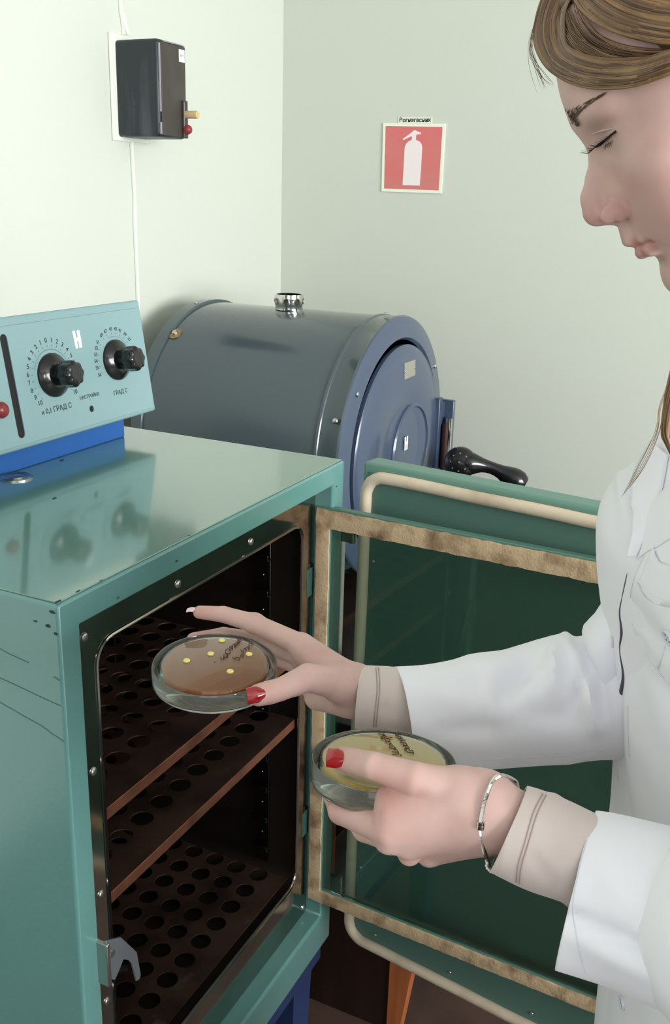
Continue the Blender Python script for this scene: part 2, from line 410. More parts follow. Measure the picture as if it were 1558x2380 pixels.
# ------------------------------------------------------------------ outer green door
od = empty('outer_door', (1.235,.55,.36)); od.parent = inc
D = door_frame((1.236,.5525,0), 8)
DZ0, DZ1, DW = .352, 1.188, .60
bm = bmesh.new(); bar(bm, D, 0, DW, DZ0, DZ1, .004, .042); finish(bm, 'door_shell', M_doorteal, od, bevel=.005, seg=3)
bm = bmesh.new(); bar(bm, D, .010, DW-.010, DZ0+.010, DZ1-.014, .0025, .0045); finish(bm, 'inner_panel', M_darkgreen, od)
gp = rrect(.010, DZ0+.006, DW-.010, DZ1-.017, .030)
tube('gasket', [D(u + random.uniform(-.0005,.0005), v + random.uniform(-.0006,.0006), -.001) for u, v in [p for k in range(len(gp)) for p in [( gp[k-1][0]*(1-t)+gp[k][0]*t, gp[k-1][1]*(1-t)+gp[k][1]*t) for t in (([i/14 for i in range(14)]) if math.dist(gp[k-1], gp[k]) > .1 else [0])]]], .0088, M_gasket, od, n=12, closed=True)
box('hinge_strip', (1.2165,.5720,.46),(1.2335,.5755,1.10), M_steel, od, bevel=.001)
for i, u in enumerate((.06,.20,.34,.48)):
    screw('gasket_screw', D(u, DZ0+.028, .002), D(0,0,-1)-D(0,0,0), .0028, M_screw, od)
    screw('gasket_screw', D(.026, .50+.18*i, .002), D(0,0,-1)-D(0,0,0), .0028, M_screw, od)
for z in (.46, 1.09):
    bm = bmesh.new(); add_tube(bm, [(1.2215,.5560,z-.022),(1.2215,.5560,z+.022)], .0048, 12); add_box(bm, (1.2150,.5560,z-.02),(1.2235,.575,z+.02)); finish(bm, 'door_hinge', M_steel, od)
tube('door_handle', [D(DW-.05,.70,.042), D(DW-.05,.70,.072), D(DW-.05,.82,.072), D(DW-.05,.82,.042)], .006, M_chrome, od, n=12)
reparent(gd); reparent(od)
for c in inc.children:
    if c.name.startswith(('shelf','bottom_shelf','glass_door_hinge')) and c.type == 'EMPTY': reparent(c)
reparent(inc)
# ------------------------------------------------------------------ blue stand
st = empty('incubator_stand', ((X0+X1)/2, .84, 0)); tag(st, 'dark blue metal stand with sloping legs under the teal incubator', 'stand')
M_bluestand = mat('dark_blue_stand_paint', (28,46,84), .45)
box('top_frame', (X0+.01, YF+.012, Z0-.045), (X1-.006, YB-.01, Z0-.0005), M_bluestand, st, bevel=.003)
for x in (X0+.02, X1-.075):
    for y in (YF+.03, YB-.07):
        bm = bmesh.new(); vs = []
        for z, a in ((0, .022), (Z0-.0455, .032)):
            cx, cy = x+.03, y+.02
            vs.append([bm.verts.new((cx+sx*a, cy+sy*a*.8, z)) for sx, sy in ((-1,-1),(1,-1),(1,1),(-1,1))])
        for i in range(4): bm.faces.new((vs[0][i], vs[0][(i+1)%4], vs[1][(i+1)%4], vs[1][i]))
        bm.faces.new(vs[0]); bm.faces.new(vs[1]); finish(bm, 'leg', M_bluestand, st, bevel=.002)
reparent(st)
# ------------------------------------------------------------------ control unit on top
p0 = Vector((0,.889,1.229)); sv = Vector((0,.026,.168)).normalized(); nv = Vector((1,0,0)).cross(sv) # faces the room
if nv.y > 0: nv = -nv
CX0, CX1 = .66, 1.2045
def Fc(x, s, o=0): return Vector((x, 0, 0)) + p0 + sv*s + nv*o
cu_ = empty('control_unit', (.93, .98, Z1)); tag(cu_, 'pale teal control unit with two black knobs, on a bright blue base atop the incubator', 'control unit')
bm = bmesh.new()
fr = [Fc(CX0,0), Fc(CX1,0), Fc(CX1,.170), Fc(CX0,.170)]
bk = [Vector((CX0,1.09,1.229)), Vector((CX1,1.09,1.229)), Vector((CX1,1.09,1.318)), Vector((CX0,1.09,1.318))]
A = [bm.verts.new(p) for p in fr]; B = [bm.verts.new(p) for p in bk]
for i in range(4): bm.faces.new((A[i], A[(i+1)%4], B[(i+1)%4], B[i]))
bm.faces.new(A); bm.faces.new(B)
finish(bm, 'casing', M_panel, cu_, bevel=.005, seg=4)
# raised face panel with a long slot opening
slot = rrect(.911, .0155, .9232, .148, .0058, 4)
slot = [(x, s) for x, s in slot]
ho = [circle2(1.0565,.0290,.0046,20)]
plate('face_panel', rrect(CX0+.006,.007,CX1-.0070,.1575,.003,3), [slot]+ho, lambda u,v,w: Fc(u,v,.0002+w), .0022, M_panel, cu_, bevel=.0009, auto=30)
bm = bmesh.new()
def facefill(lp, off): bm.faces.new([bm.verts.new(Fc(x, s, off)) for x, s in lp])
facefill(slot, .0006); finish(bm, 'slot_opening', M_blackhole, cu_, smooth=False)
bm = bmesh.new(); facefill(ho[0], .0006); finish(bm, 'adjuster_opening', M_blackhole, cu_, smooth=False)
box('base', (.66, .914, Z1+.0016), (1.156, 1.085, 1.2289), M_blue, cu_, bevel=.0015)
lathe('indicator_lamp', [(.0105,.002),(.0105,.005),(.0085,.0085),(.005,.0105),(.001,.0112)], Fc(.8895,.0567), nv, M_red, cu_, n=24)
def knob(x, s):
    k = empty('dial_knob', Fc(x, s)); k.parent = cu_
    lathe('skirt', [(.0293,.0024),(.0293,.005),(.0285,.0062),(.018,.0125),(.0165,.0130)], Fc(x,s), nv, M_black, k, n=48)
    lobes = lambda t, h: 1 + (.055*math.cos(8*t) if h > .022 else 0)
    lathe('grip', [(.0140,.0128),(.0145,.022),(.0165,.0235),(.0172,.0260),(.0172,.0385),(.0160,.0415),(.0125,.0435),(.006,.0445),(.0005,.0447)], Fc(x,s), nv, M_black, k, n=64, rfun=lobes)
knob(.9924,.0857); knob(1.1262,.0886)
def facetext(body, x, s, size, ang=0, bold=.0001, name='lettering'):
    a = math.radians(ang); xd = Vector((1,0,0))*math.cos(a) + sv*math.sin(a); yd = sv*math.cos(a) - Vector((1,0,0))*math.sin(a)
    return text(name, body, size, basis(Fc(x,s,.0026), xd, yd), M_print, None, .0001, bold=bold)
parts = []; groups_ = []
for k in range(-10, 11):
    if k in (8, 9): continue
    ang = 93 + 13.1*k * (-1)
    a = math.radians(ang); parts.append(facetext(str(abs(k)), .9924+.0462*math.cos(a), .0857+.0462*math.sin(a), .0086, ang-90 if abs(k) < 5 else 0))
groups_.append(parts); parts = []
K2 = [(56,201),(55,187),(54,175),(53,163),(52,151),(51,139),(49,122),(47,108),(45,92),(43,78),(41,65),(39,50),(37,35)]
for v_, ang in K2:
    a = math.radians(ang); parts.append(facetext(str(v_), 1.1262+.0445*math.cos(a), .0886+.0445*math.sin(a), .0070, ang-90 if v_ < 50 else 0))
groups_.append(parts); parts = []
parts.append(facetext('x 0,1 ГРАД С', .9882, .0410, .0098)); parts.append(facetext('НАСТРОЙКА', 1.0562, .0470, .0066)); parts.append(facetext('ГРАД С', 1.1240, .0420, .0086))
groups_ += [[p] for p in parts]
def tick(bm, cx, cs, a, r0, r1, wd=.0003):
    a = math.radians(a); d = Vector((1,0,0))*math.cos(a)+sv*math.sin(a); e = sv*math.cos(a)-Vector((1,0,0))*math.sin(a); c = Fc(cx,cs,.0026)
    bm.faces.new([bm.verts.new(c+d*r+e*wd*q) for r, q in ((r0,-1),(r1,-1),(r1,1),(r0,1))])
for gi, gr in enumerate(groups_):
    bm = bmesh.new()
    for o in gr: bm.from_mesh(o.data)
    for o in gr: bpy.data.objects.remove(o)
    if gi == 0:
        for k in range(-10, 11): tick(bm, .9924,.0857, 93-13.1*k, .0375, .0405)
        for k in range(-26, 27): tick(bm, .9924,.0857, 93-2.6*k, .0335, .0352, .0002)
    if gi == 1:
        for v_, ang in K2: tick(bm, 1.1262,.0886, ang, .0370, .0395)
        for k in range(24): tick(bm, 1.1262,.0886, 35+3.2*k, .0330, .0346, .0002)
    if gi == 3: tick(bm, 1.0562,.0415, 90, 0, .0025)
    finish(bm, 'dial_scale' if gi < 2 else 'caption', M_print, cu_, smooth=False)
def emblem(T, m, name, parent, th):
    """two upright strokes joined by a low bar, tapering: (x, y) inside a unit box"""
    bm = bmesh.new()
    for pl in ([(0,1),(.36,1),(.40,.55),(.42,.0),(.10,0),(.06,.5)], [(.60,1),(.96,1),(1,.5),(.95,0),(.60,0),(.62,.5)], [(.38,.62),(.62,.62),(.62,.40),(.38,.40)]):
        lo = [bm.verts.new(T(x, y, 0)) for x, y in pl]; hi = [bm.verts.new(T(x, y, th)) for x, y in pl]
        bm.faces.new(lo[::-1]); bm.faces.new(hi)
        for i in range(len(pl)): j = (i+1) % len(pl); bm.faces.new((lo[i], lo[j], hi[j], hi[i]))
    return finish(bm, name, m, parent, bevel=.0003)
emblem(lambda x, y, t: Fc(1.0432+x*.0150, .1146+y*.0240, .0022+t), M_logo, 'emblem', cu_, .001)
for c in cu_.children:
    if c.type == 'EMPTY': reparent(c)
reparent(cu_)
# metal grommet set into the cabinet top, half hidden under the unit
g = lathe('vent_grommet', [(.0215,0),(.0215,.0015),(.0185,.003),(.0165,.0015),(.014,.0006),(.009,.0006),(.009,.0022),(.006,.003),(.0005,.003)], (.903,.8915,Z1+.0016), (0,0,1), M_screw, None, n=40)
g.parent = inc
# ------------------------------------------------------------------ drum steriliser
DX, DZ, DR, Y0d, Y1d = 2.108, .978, .312, .885, 1.400
dr = empty('drum_steriliser', (DX, 1.15, .67)); tag(dr, 'grey blue horizontal drum steriliser with a round door in the corner behind the incubator', 'steriliser')
lathe('drum_body', [(DR,0),(DR,Y1d-Y0d)], (DX,Y0d,DZ), (0,1,0), M_drum, dr, n=128)
lathe('rim_band', [(DR+.0005,.034),(DR+.004,.032),(DR+.004,.026),(DR+.002,.024),(DR+.002,-.018),(DR+.0045,-.022),(DR+.002,-.026)], (DX,Y0d,DZ), (0,1,0), M_drum, dr, n=128, cap=False)
lathe('front_flange', [(DR+.002,-.026),(DR-.006,-.030),(DR-.046,-.034),(DR-.052,-.026),(DR-.2,-.026)], (DX,Y0d,DZ), (0,1,0), M_drumface, dr, n=128)
lathe('rear_rim', [(DR+.001,-.03),(DR+.006,-.028),(DR+.006,.0),(DR-.01,.004)], (DX,Y1d,DZ), (0,1,0), M_drum, dr, n=128)
dd = empty('round_door', (2.114,.85,.971)); dd.parent = dr
lathe('door_disc', [(.2545,.024),(.2560,.016),(.2560,.008),(.2500,.002),(.2300,.0),(.2200,-.003),(.118,-.003),(.113,-.001),(.106,-.0005),(.0005,-.0005)], (2.114,.842,.971), (0,1,0), M_drumface, dd, n=128)
bm = bmesh.new(); vs = [(2.0975,1.188),(2.166,1.188),(2.170,1.1495),(2.102,1.1485)]
lo = [bm.verts.new((x,.8405,z)) for x,z in vs]; hi = [bm.verts.new((x,.8375,z)) for x,z in vs]
bm.faces.new(lo); bm.faces.new(hi)
for i in range(4): bm.faces.new((lo[i],lo[(i+1)%4],hi[(i+1)%4],hi[i]))
finish(bm, 'rating_plate', M_tagm, dd)
for x in (2.104, 2.163): screw('plate_rivet', (x,.8375,1.168), (0,-1,0), .003, M_screw, dd)
emblem(lambda x, y, t: Vector((2.122+x*.022, .838-t, .972+y*.034)), M_logo, 'emblem', dd, .001)
lathe('raised_ring', [(.116,.006),(.116,.0),(.112,-.004),(.108,-.004),(.105,.0),(.105,.006)], (2.168,.8385,.965), (0,1,0), M_drumface, dd, n=96)
bm = bmesh.new()
add_box(bm, (2.36,.838,.86),(2.385,.850,1.060)); add_box(bm, (2.405,.815,.86),(2.418,.850,1.050)); add_box(bm, (2.385,.840,.86),(2.41,.850,1.045))
finish(bm, 'handle_bracket', M_drumface, dr, bevel=.002)
tube('clamp_bar', [(2.395,.822,.80),(2.395,.822,1.005)], .010, M_chrome, dr, n=16)
tube('clamp_grip', [(2.380,.826,.82),(2.380,.826,.99)], .008, mat('brown_grip', (58,34,34), .3), dr, n=16)
for ang, rad, y in ((157.5,DR+.0065,.876),(144,DR-.020,.853),(90,DR+.0065,.895),(35,DR-.02,.853)):
    a = math.radians(ang); ax = (math.cos(a),0,math.sin(a)) if rad > DR else (0,-1,0)
    screw('rim_screw', (DX+rad*math.cos(a), y, DZ+rad*math.sin(a)), ax, .0065, M_screw, dr)
screw('rim_screw', (DX+(DR+.0065)*math.cos(math.radians(100)), 1.385, DZ+(DR+.0065)*math.sin(math.radians(100))), (-.17,0,1), .006, M_screw, dr)
lathe('vent_collar', [(.0335,0),(.0335,.010),(.0350,.012),(.0350,.030),(.0340,.036),(.0300,.036),(.0300,.002)], (2.10,1.1475,DZ+DR-.001), (0,0,1), M_chrome, dr, n=48)
bm = bmesh.new()
for k in range(8):
    a = 2*PI*k/8+.3; d = Vector((math.cos(a), math.sin(a), 0)); add_lathe(bm, [(.0085,0),(.0065,.0012),(.0062,.0006),(.0005,.0004)], Vector((2.10,1.1475,DZ+DR+.020))+d*.0345, d, 16)
finish(bm, 'collar_dimples', M_steel, dr)
wd = Vector((1.9237-DX, 0, 1.2319-DZ)).normalized()
lathe('port_washer', [(.0175,0),(.0175,.002),(.0150,.003),(.008,.003)], Vector((DX,1.359,DZ))+wd*DR, wd, M_brass, dr, n=32)
lathe('port_nut', [(.0065,.003),(.0065,.008),(.003,.009)], Vector((DX,1.359,DZ))+wd*DR, wd, M_screw, dr, n=6)
for sx in (-.14, .14):
    for y in (.93, 1.33): 
        box('foot', (DX+sx-.025, y, .656), (DX+sx+.025, y+.03, DZ-math.sqrt(DR**2-.165**2)+.004), M_drumface, dr)
reparent(dd); reparent(dr)
# ------------------------------------------------------------------ bench beneath it
bn = empty('lab_bench', (2.0,1.0,0)); tag(bn, 'dark brown laboratory bench with a tapered orange wood leg behind the open doors', 'bench')
box('worktop', (1.395,.42,.625),(2.67,1.47,.655), M_darkwood, bn, bevel=.002)
box('side_panel', (1.405,.530,0),(1.427,1.46,.6245), M_darkwood, bn)
box('back_panel', (1.4275,1.44,0),(2.66,1.46,.6245), M_darkwood, bn)
box('side_panel', (2.64,.63,0),(2.66,1.43,.6245), M_darkwood, bn)
bm = bmesh.new()
pr = [(.5295,.6245),(.425,.6245),(.502,0),(.5295,0)]
lo = [bm.verts.new((1.400,y,z)) for y,z in pr]; hi = [bm.verts.new((1.428,y,z)) for y,z in pr]
bm.faces.new(lo[::-1]); bm.faces.new(hi)
for i in range(4): bm.faces.new((lo[i],lo[(i+1)%4],hi[(i+1)%4],hi[i]))
finish(bm, 'leg', M_wood, bn, bevel=.002)
box('leg', (2.62,.44,0),(2.655,.62,.6245), M_wood, bn, bevel=.002)
reparent(bn)
# ------------------------------------------------------------------ telephone
ph = empty('telephone', (2.50,.80,.655)); tag(ph, 'black telephone with a perforated rounded handset, beside the drum steriliser', 'telephone')
bm = bmesh.new()
A = []
for z, s in ((.656,1),(.69,.98),(.715,.72),(.735,.5)):
    A.append([bm.verts.new((2.53+a*s, .70+b*s, z)) for a, b in ((-.085,-.10),(.085,-.10),(.085,.10),(-.085,.10))])
for a, b in zip(A, A[1:]):
    for i in range(4): bm.faces.new((a[i], a[(i+1)%4], b[(i+1)%4], b[i]))
bm.faces.new(A[0]); bm.faces.new(A[-1]); finish(bm, 'body', M_black, ph, bevel=.012, seg=4)
reparent(ph)
hs = empty('handset', (2.53,.70,.79)); hs.parent = ph
bm = bmesh.new()
h0, h1 = P(1070,1076,2.42), P(1215,1128,2.42)
d = (h1-h0).normalized(); up = Vector((0,0,1))
pts = [h0 + d*t + up*(.016*math.sin(PI*t/(h1-h0).length)) for t in [(h1-h0).length*i/14 for i in range(15)]]
rr = [.026,.030,.030,.027,.022,.018,.016,.0155,.016,.018,.022,.027,.030,.030,.024]
add_tube(bm, pts, rr, 24); finish(bm, 'grip', M_black, hs)
axis = (P(1063,1070,2.33)-h0).normalized()
lathe('earpiece', [(.030,-.012),(.039,.0),(.0415,.010),(.0405,.020),(.036,.029),(.027,.036),(.014,.040),(.0005,.041)], h0-axis*.012, axis, M_black, hs, n=48)
bm = bmesh.new(); u, v, a = frame_of(axis)
for k in range(8):
    t = 2*PI*k/8; r_ = .022 if k else .022
    add_lathe(bm, [(.0022,0),(.0022,.0012)], h0+axis*.0235+(u*math.cos(t)+v*math.sin(t))*r_ + axis*.001, axis+(u*math.cos(t)+v*math.sin(t))*.5, 10)
add_lathe(bm, [(.0022,0),(.0022,.001)], h0+axis*.0288, axis, 10)
finish(bm, 'speaker_hole', mat('worn_hole_rim', (120,122,120), .5), hs)
# ------------------------------------------------------------------ fire extinguisher sign
sg = empty('fire_extinguisher_sign', (XR-.002,1.08,1.66)); tag(sg, 'square red and white fire extinguisher sign on the pale green wall', 'sign')
TL, TR, BR, BL = (1.1737,1.7538), (.9874,1.7506), (.9880,1.5691), (1.1704,1.5708)
def sq(f, g, o=0):   # bilinear position on the sign
    y = (TL[0]*(1-f)+TR[0]*f)*(1-g)+(BL[0]*(1-f)+BR[0]*f)*g; z = (TL[1]*(1-f)+TR[1]*f)*(1-g)+(BL[1]*(1-f)+BR[1]*f)*g
    return Vector((XR-.0012-o, y, z))
def sheet(lp, o, th, name, m, parent):
    bm = bmesh.new(); a = [bm.verts.new(sq(f,g,o)) for f,g in lp]; b = [bm.verts.new(sq(f,g,o+th)) for f,g in lp]
    bm.faces.new(a); bm.faces.new(b)
    for i in range(len(lp)): j = (i+1)%len(lp); bm.faces.new((a[i],a[j],b[j],b[i]))
    return finish(bm, name, m, parent, smooth=False)
sheet([(0,0),(1,0),(1,1),(0,1)], -.001, .004, 'backing_board', M_signcream, sg)
sheet([(.045,.045),(.955,.045),(.955,.955),(.045,.955)], .003, .0004, 'red_field', M_signred, sg)
def cr(cx, cy, x, y): return ((x-cx), (y-cy))
ex = [(.355,.895),(.640,.895),(.650,.60),(.652,.34),(.640,.295),(.605,.258),(.545,.235),(.545,.165),(.575,.155),(.615,.155),(.622,.128),(.56,.115),(.530,.095),(.500,.105),(.445,.150),(.33,.225),(.345,.240),(.455,.190),(.478,.185),(.478,.235),(.42,.262),(.385,.300),(.368,.35),(.362,.60)]
plate('extinguisher_pictogram', ex, [], lambda u,v,w: sq(u,v,.0034+w), .0004, M_signwhite, sg, smooth=False)
sheet([(.24,-.085),(.78,-.085),(.78,-.005),(.24,-.005)], -.001, .0015, 'caption_strip', M_signcream, sg)
o = text('caption', 'Вогнегасник', .0155, basis(sq(.51,-.045,.001), (0,-1,0), (0,0,1)), M_ink, sg, .0001, bold=.0004)
reparent(sg)
# ------------------------------------------------------------------ switch box on the bright wall
sw = empty('switch_box', (1.965,1.5,1.77)); tag(sw, 'old black metal switch box with two push buttons on the white wall', 'switch box')
bm = bmesh.new(); add_box(bm, (1.911,1.381,1.669),(2.018,1.499,1.871)); finish(bm, 'housing', M_boxside, sw, bevel=.009, seg=4)
box('face_plate', (1.921,1.3775,1.673),(2.014,1.382,1.865), M_boxface, sw, bevel=.0015)
box('back_plate', (1.893,1.494,1.660),(2.03,1.5,1.885), M_plaster, sw, bevel=.003)
box('side_flange', (1.995,1.371,1.671),(2.012,1.378,1.752), M_boxface, sw, bevel=.002)
for a, b in (((1.9150,1.3772,1.675),(1.9185,1.3812,1.70)),((1.9150,1.3772,1.722),(1.9185,1.3812,1.862)),((1.996,1.3705,1.690),(1.998,1.3712,1.748)),((1.93,1.3765,1.8655),(2.01,1.3812,1.8675))): box('worn_edge', a, b, M_worn, sw, bevel=.0005)
box('sticker', (1.988,1.3765,1.832),(2.010,1.3774,1.858), M_white, sw)
text('sticker_print', 'ВИТ', .0065, basis(Vector((1.999,1.3764,1.845)), (1,0,0), (0,0,1)), M_ink, sw, .0001)
lathe('start_button', [(.0085,0),(.0085,.030),(.0078,.032)], (2.004,1.371,1.722), (0,-1,0), mat('ivory_button', (205,176,130), .5), sw, n=24)
lathe('stop_button', [(.0105,0),(.0105,.006),(.008,.011),(.004,.013)], (2.004,1.371,1.690), (0,-1,0), mat('red_button', (140,44,50), .35), sw, n=24)
tube('conduit_stub', [(1.955,1.49,1.888),(1.948,1.494,1.905),(1.945,1.497,1.93)], .006, M_plaster, sw, n=10)
reparent(sw)
cb = tube('wall_cable', catmull([(1.9652,1.4975,1.1952+.06),(1.9655,1.4975,1.35),(1.9640,1.4975,1.48),(1.9662,1.4975,1.53),(1.9640,1.4975,1.60),(1.9620,1.4975,1.66)], 6), .0052, M_plaster, None, n=8)
tag(cb, 'white painted cable running down the wall below the switch box', 'cable')
cb = tube('wall_cable', catmull([(1.948,1.4975,1.886),(1.944,1.4975,1.92),(1.9390,1.4975,1.955),(1.935,1.4975,2.2),(1.936,1.4975,2.995)], 6), .0052, M_plaster, None, n=8)
tag(cb, 'white painted cable rising up the wall above the switch box', 'cable')
# ------------------------------------------------------------------ petri dishes
def dish(name, c, nrm, label, agar, Rr=.050, hh=.0165, spots=(), group=None, ang=0):
    n_ = Vector(nrm).normalized(); c = Vector(c)
    u = (P(900,1600,1)-P(800,1600,1)).normalized(); u = (u - n_*u.dot(n_)).normalized(); v = n_.cross(u); UV = (u, v, n_)
    root = empty(name, c - n_*hh); tag(root, label, 'petri dish', group)
    g = .0019
    bm = bmesh.new()   # outer cover, open side up: its rim ring is the widest
    add_lathe(bm, [(.0005,-hh),(Rr-.003,-hh),(Rr-.001,-hh+.001),(Rr,-hh+.003),(Rr,-.0012),(Rr-.0007,0),(Rr-g+.0006,0),(Rr-g,-.0012),(Rr-g,-hh+.0035),(Rr-g-.002,-hh+.0020),(.0005,-hh+.0020)], c, n_, 96, cap=False, uv=UV)
    finish(bm, 'outer_cover', M_glass, root)
    r2 = Rr-.0050
    bm = bmesh.new()   # inner dish turned bottom up
    add_lathe(bm, [(.0005,.0008),(r2-.004,.0008),(r2-.0015,.0000),(r2,-.0022),(r2,-hh+.0030),(r2-g,-hh+.0030),(r2-g,-.0030),(r2-.0032,-.0012),(r2-.005,-.0008),(.0005,-.0008)], c, n_, 96, cap=False, uv=UV)
    finish(bm, 'inner_dish', M_clear, root)
    bm = bmesh.new(); add_lathe(bm, [(.0005,-.0010),(r2-.0052,-.0010),(r2-.0036,-.0016),(r2-g-.0003,-.0034),(r2-g-.0003,-.0058),(.0005,-.0054)], c, n_, 96, cap=False, uv=UV)
    finish(bm, 'agar_layer', agar, root)
    for (a, b) in spots:
        bm = bmesh.new(); add_lathe(bm, [(.0029,-.0008),(.0031,-.0002),(.0024,.0004),(.0004,.0005)], c + u*a + v*b + n_*.0006, n_, 20)
        finish(bm, 'culture_spot', M_disc, root)
    return root, u, v, n_
def on_plane(px, py, c, n_):
    o = Vector((0,0,H)); d = (P(px,py,1)-o); t = (Vector(c)-o).dot(n_)/d.dot(n_); return o + d*t
def writing(strokes, c, n_, name, parent, rad=.00030):
    cc = Vector(c) + n_*.0012
    for i, s in enumerate(strokes):
        pts = catmull([on_plane(x, y, cc, n_) for x, y in s], 4) if len(s) > 2 else [on_plane(x, y, cc, n_) for x, y in s]
        yield (pts, rad)
def write(strokes, c, n_, parent):
    cu = bmesh.new()
    for pts, r in writing(strokes, c, n_, '', parent): add_tube(cu, pts, r, 5)
    return finish(cu, 'handwriting', M_marker, parent)
toC = lambda p: (Vector((0,0,H))-Vector(p)).normalized()
c1 = P(499,1541,.776); c2 = P(893,1764,.662)
n1 = (Vector((0,0,1)) + toC(c1)*.07).normalized()
n2 = (Vector((0,0,1)) - toC(c2)*.13 + (P(900,1500,1)-P(800,1500,1)).normalized()*.02).normalized()
def at1(px, py): q = on_plane(px, py, c1, n1) - c1; return q
root1, u1, v1, _ = dish('petri_dish', c1, n1, 'amber petri dish with cream spots held by the right hand inside the open incubator', M_agar)
for (px, py) in ((434,1537),(490,1521),(516,1490),(579,1522),(535,1562)):
    q = on_plane(px, py, c1, n1)
    bm = bmesh.new(); add_lathe(bm, [(.0028,-.0030),(.0028,.0010),(.0022,.0016),(.0004,.0017)], q, n1, 20); finish(bm, 'culture_spot', M_disc, root1)
H1 = [[(512,1527),(518,1533),(521,1520)],[(521,1520),(523,1530),(530,1519),(529,1527)],[(527,1520),(524,1512),(530,1508),(536,1512),(534,1518),(527,1519)],[(536,1511),(534,1502),(541,1507),(538,1500)],[(541,1507),(542,1497),(548,1503),(545,1496),(552,1498)],[(549,1500),(549,1492),(556,1495),(552,1487),(559,1491)],[(556,1493),(556,1483),(561,1488)],
      [(541,1527),(546,1531),(549,1525)],[(550,1530),(553,1527),(557,1531),(554,1535)],[(558,1528),(562,1520),(565,1526),(568,1518)],[(560,1510),(566,1516),(567,1506),(573,1511)],[(571,1507),(577,1502),(579,1508),(582,1499)],[(578,1497),(584,1491),(586,1499)],[(584,1492),(589,1497),(587,1489)]]
write(H1, c1, n1, root1)
root2, u2, v2, _ = dish('petri_dish', c2, n2, 'yellow petri dish with brown handwriting held in the left hand with the silver bracelet', M_agar2, Rr=.0500, hh=.0175)
k_ = lambda x, y: (860+x/6.49, 1680+y/6.49)
H2 = [[(480,490),(455,480),(470,495)],[(440,470),(430,440),(400,400),(360,400)],[(440,470),(340,475)],[(420,440),(330,435)],[(390,380),(350,350),(300,355),(310,380),(360,390),(395,378)],[(345,350),(330,320),(290,320),(300,335)],[(320,315),(300,285),(240,290)],[(300,270),(290,240),(230,245),(250,290)],[(340,225),(280,215),(270,240)],[(260,210),(210,190),(165,225),(215,230),(240,205)],[(230,150),(195,165),(230,190),(150,160)],[(160,135),(120,120)],
      [(665,460),(630,450),(560,440)],[(665,460),(640,410),(620,430)],[(610,420),(570,380),(520,400),(560,430)],[(600,380),(560,345),(540,370),(590,390)],[(565,335),(530,300),(500,340),(560,340)],[(540,300),(480,300),(470,265),(540,260)],[(510,245),(430,235)],[(500,215),(420,210)],[(470,240),(460,205)],[(460,160),(420,190),(400,195),(385,180),(470,165)]]
write([[k_(*p) for p in s] for s in H2], c2, n2, root2)
# spare glass dishes stacked at the back of the upper shelf
for i in range(2):
    dish('petri_dish', Vector((.965,.885,.9283+i*.0168)), (0,0,1), ['clear glass petri dish lying on the upper shelf at the back','clear glass petri dish on top of another on the upper shelf'][i], mat('clear_agar%d' % i, (60,54,44), .3, trans=.5), Rr=.045, hh=.0160)
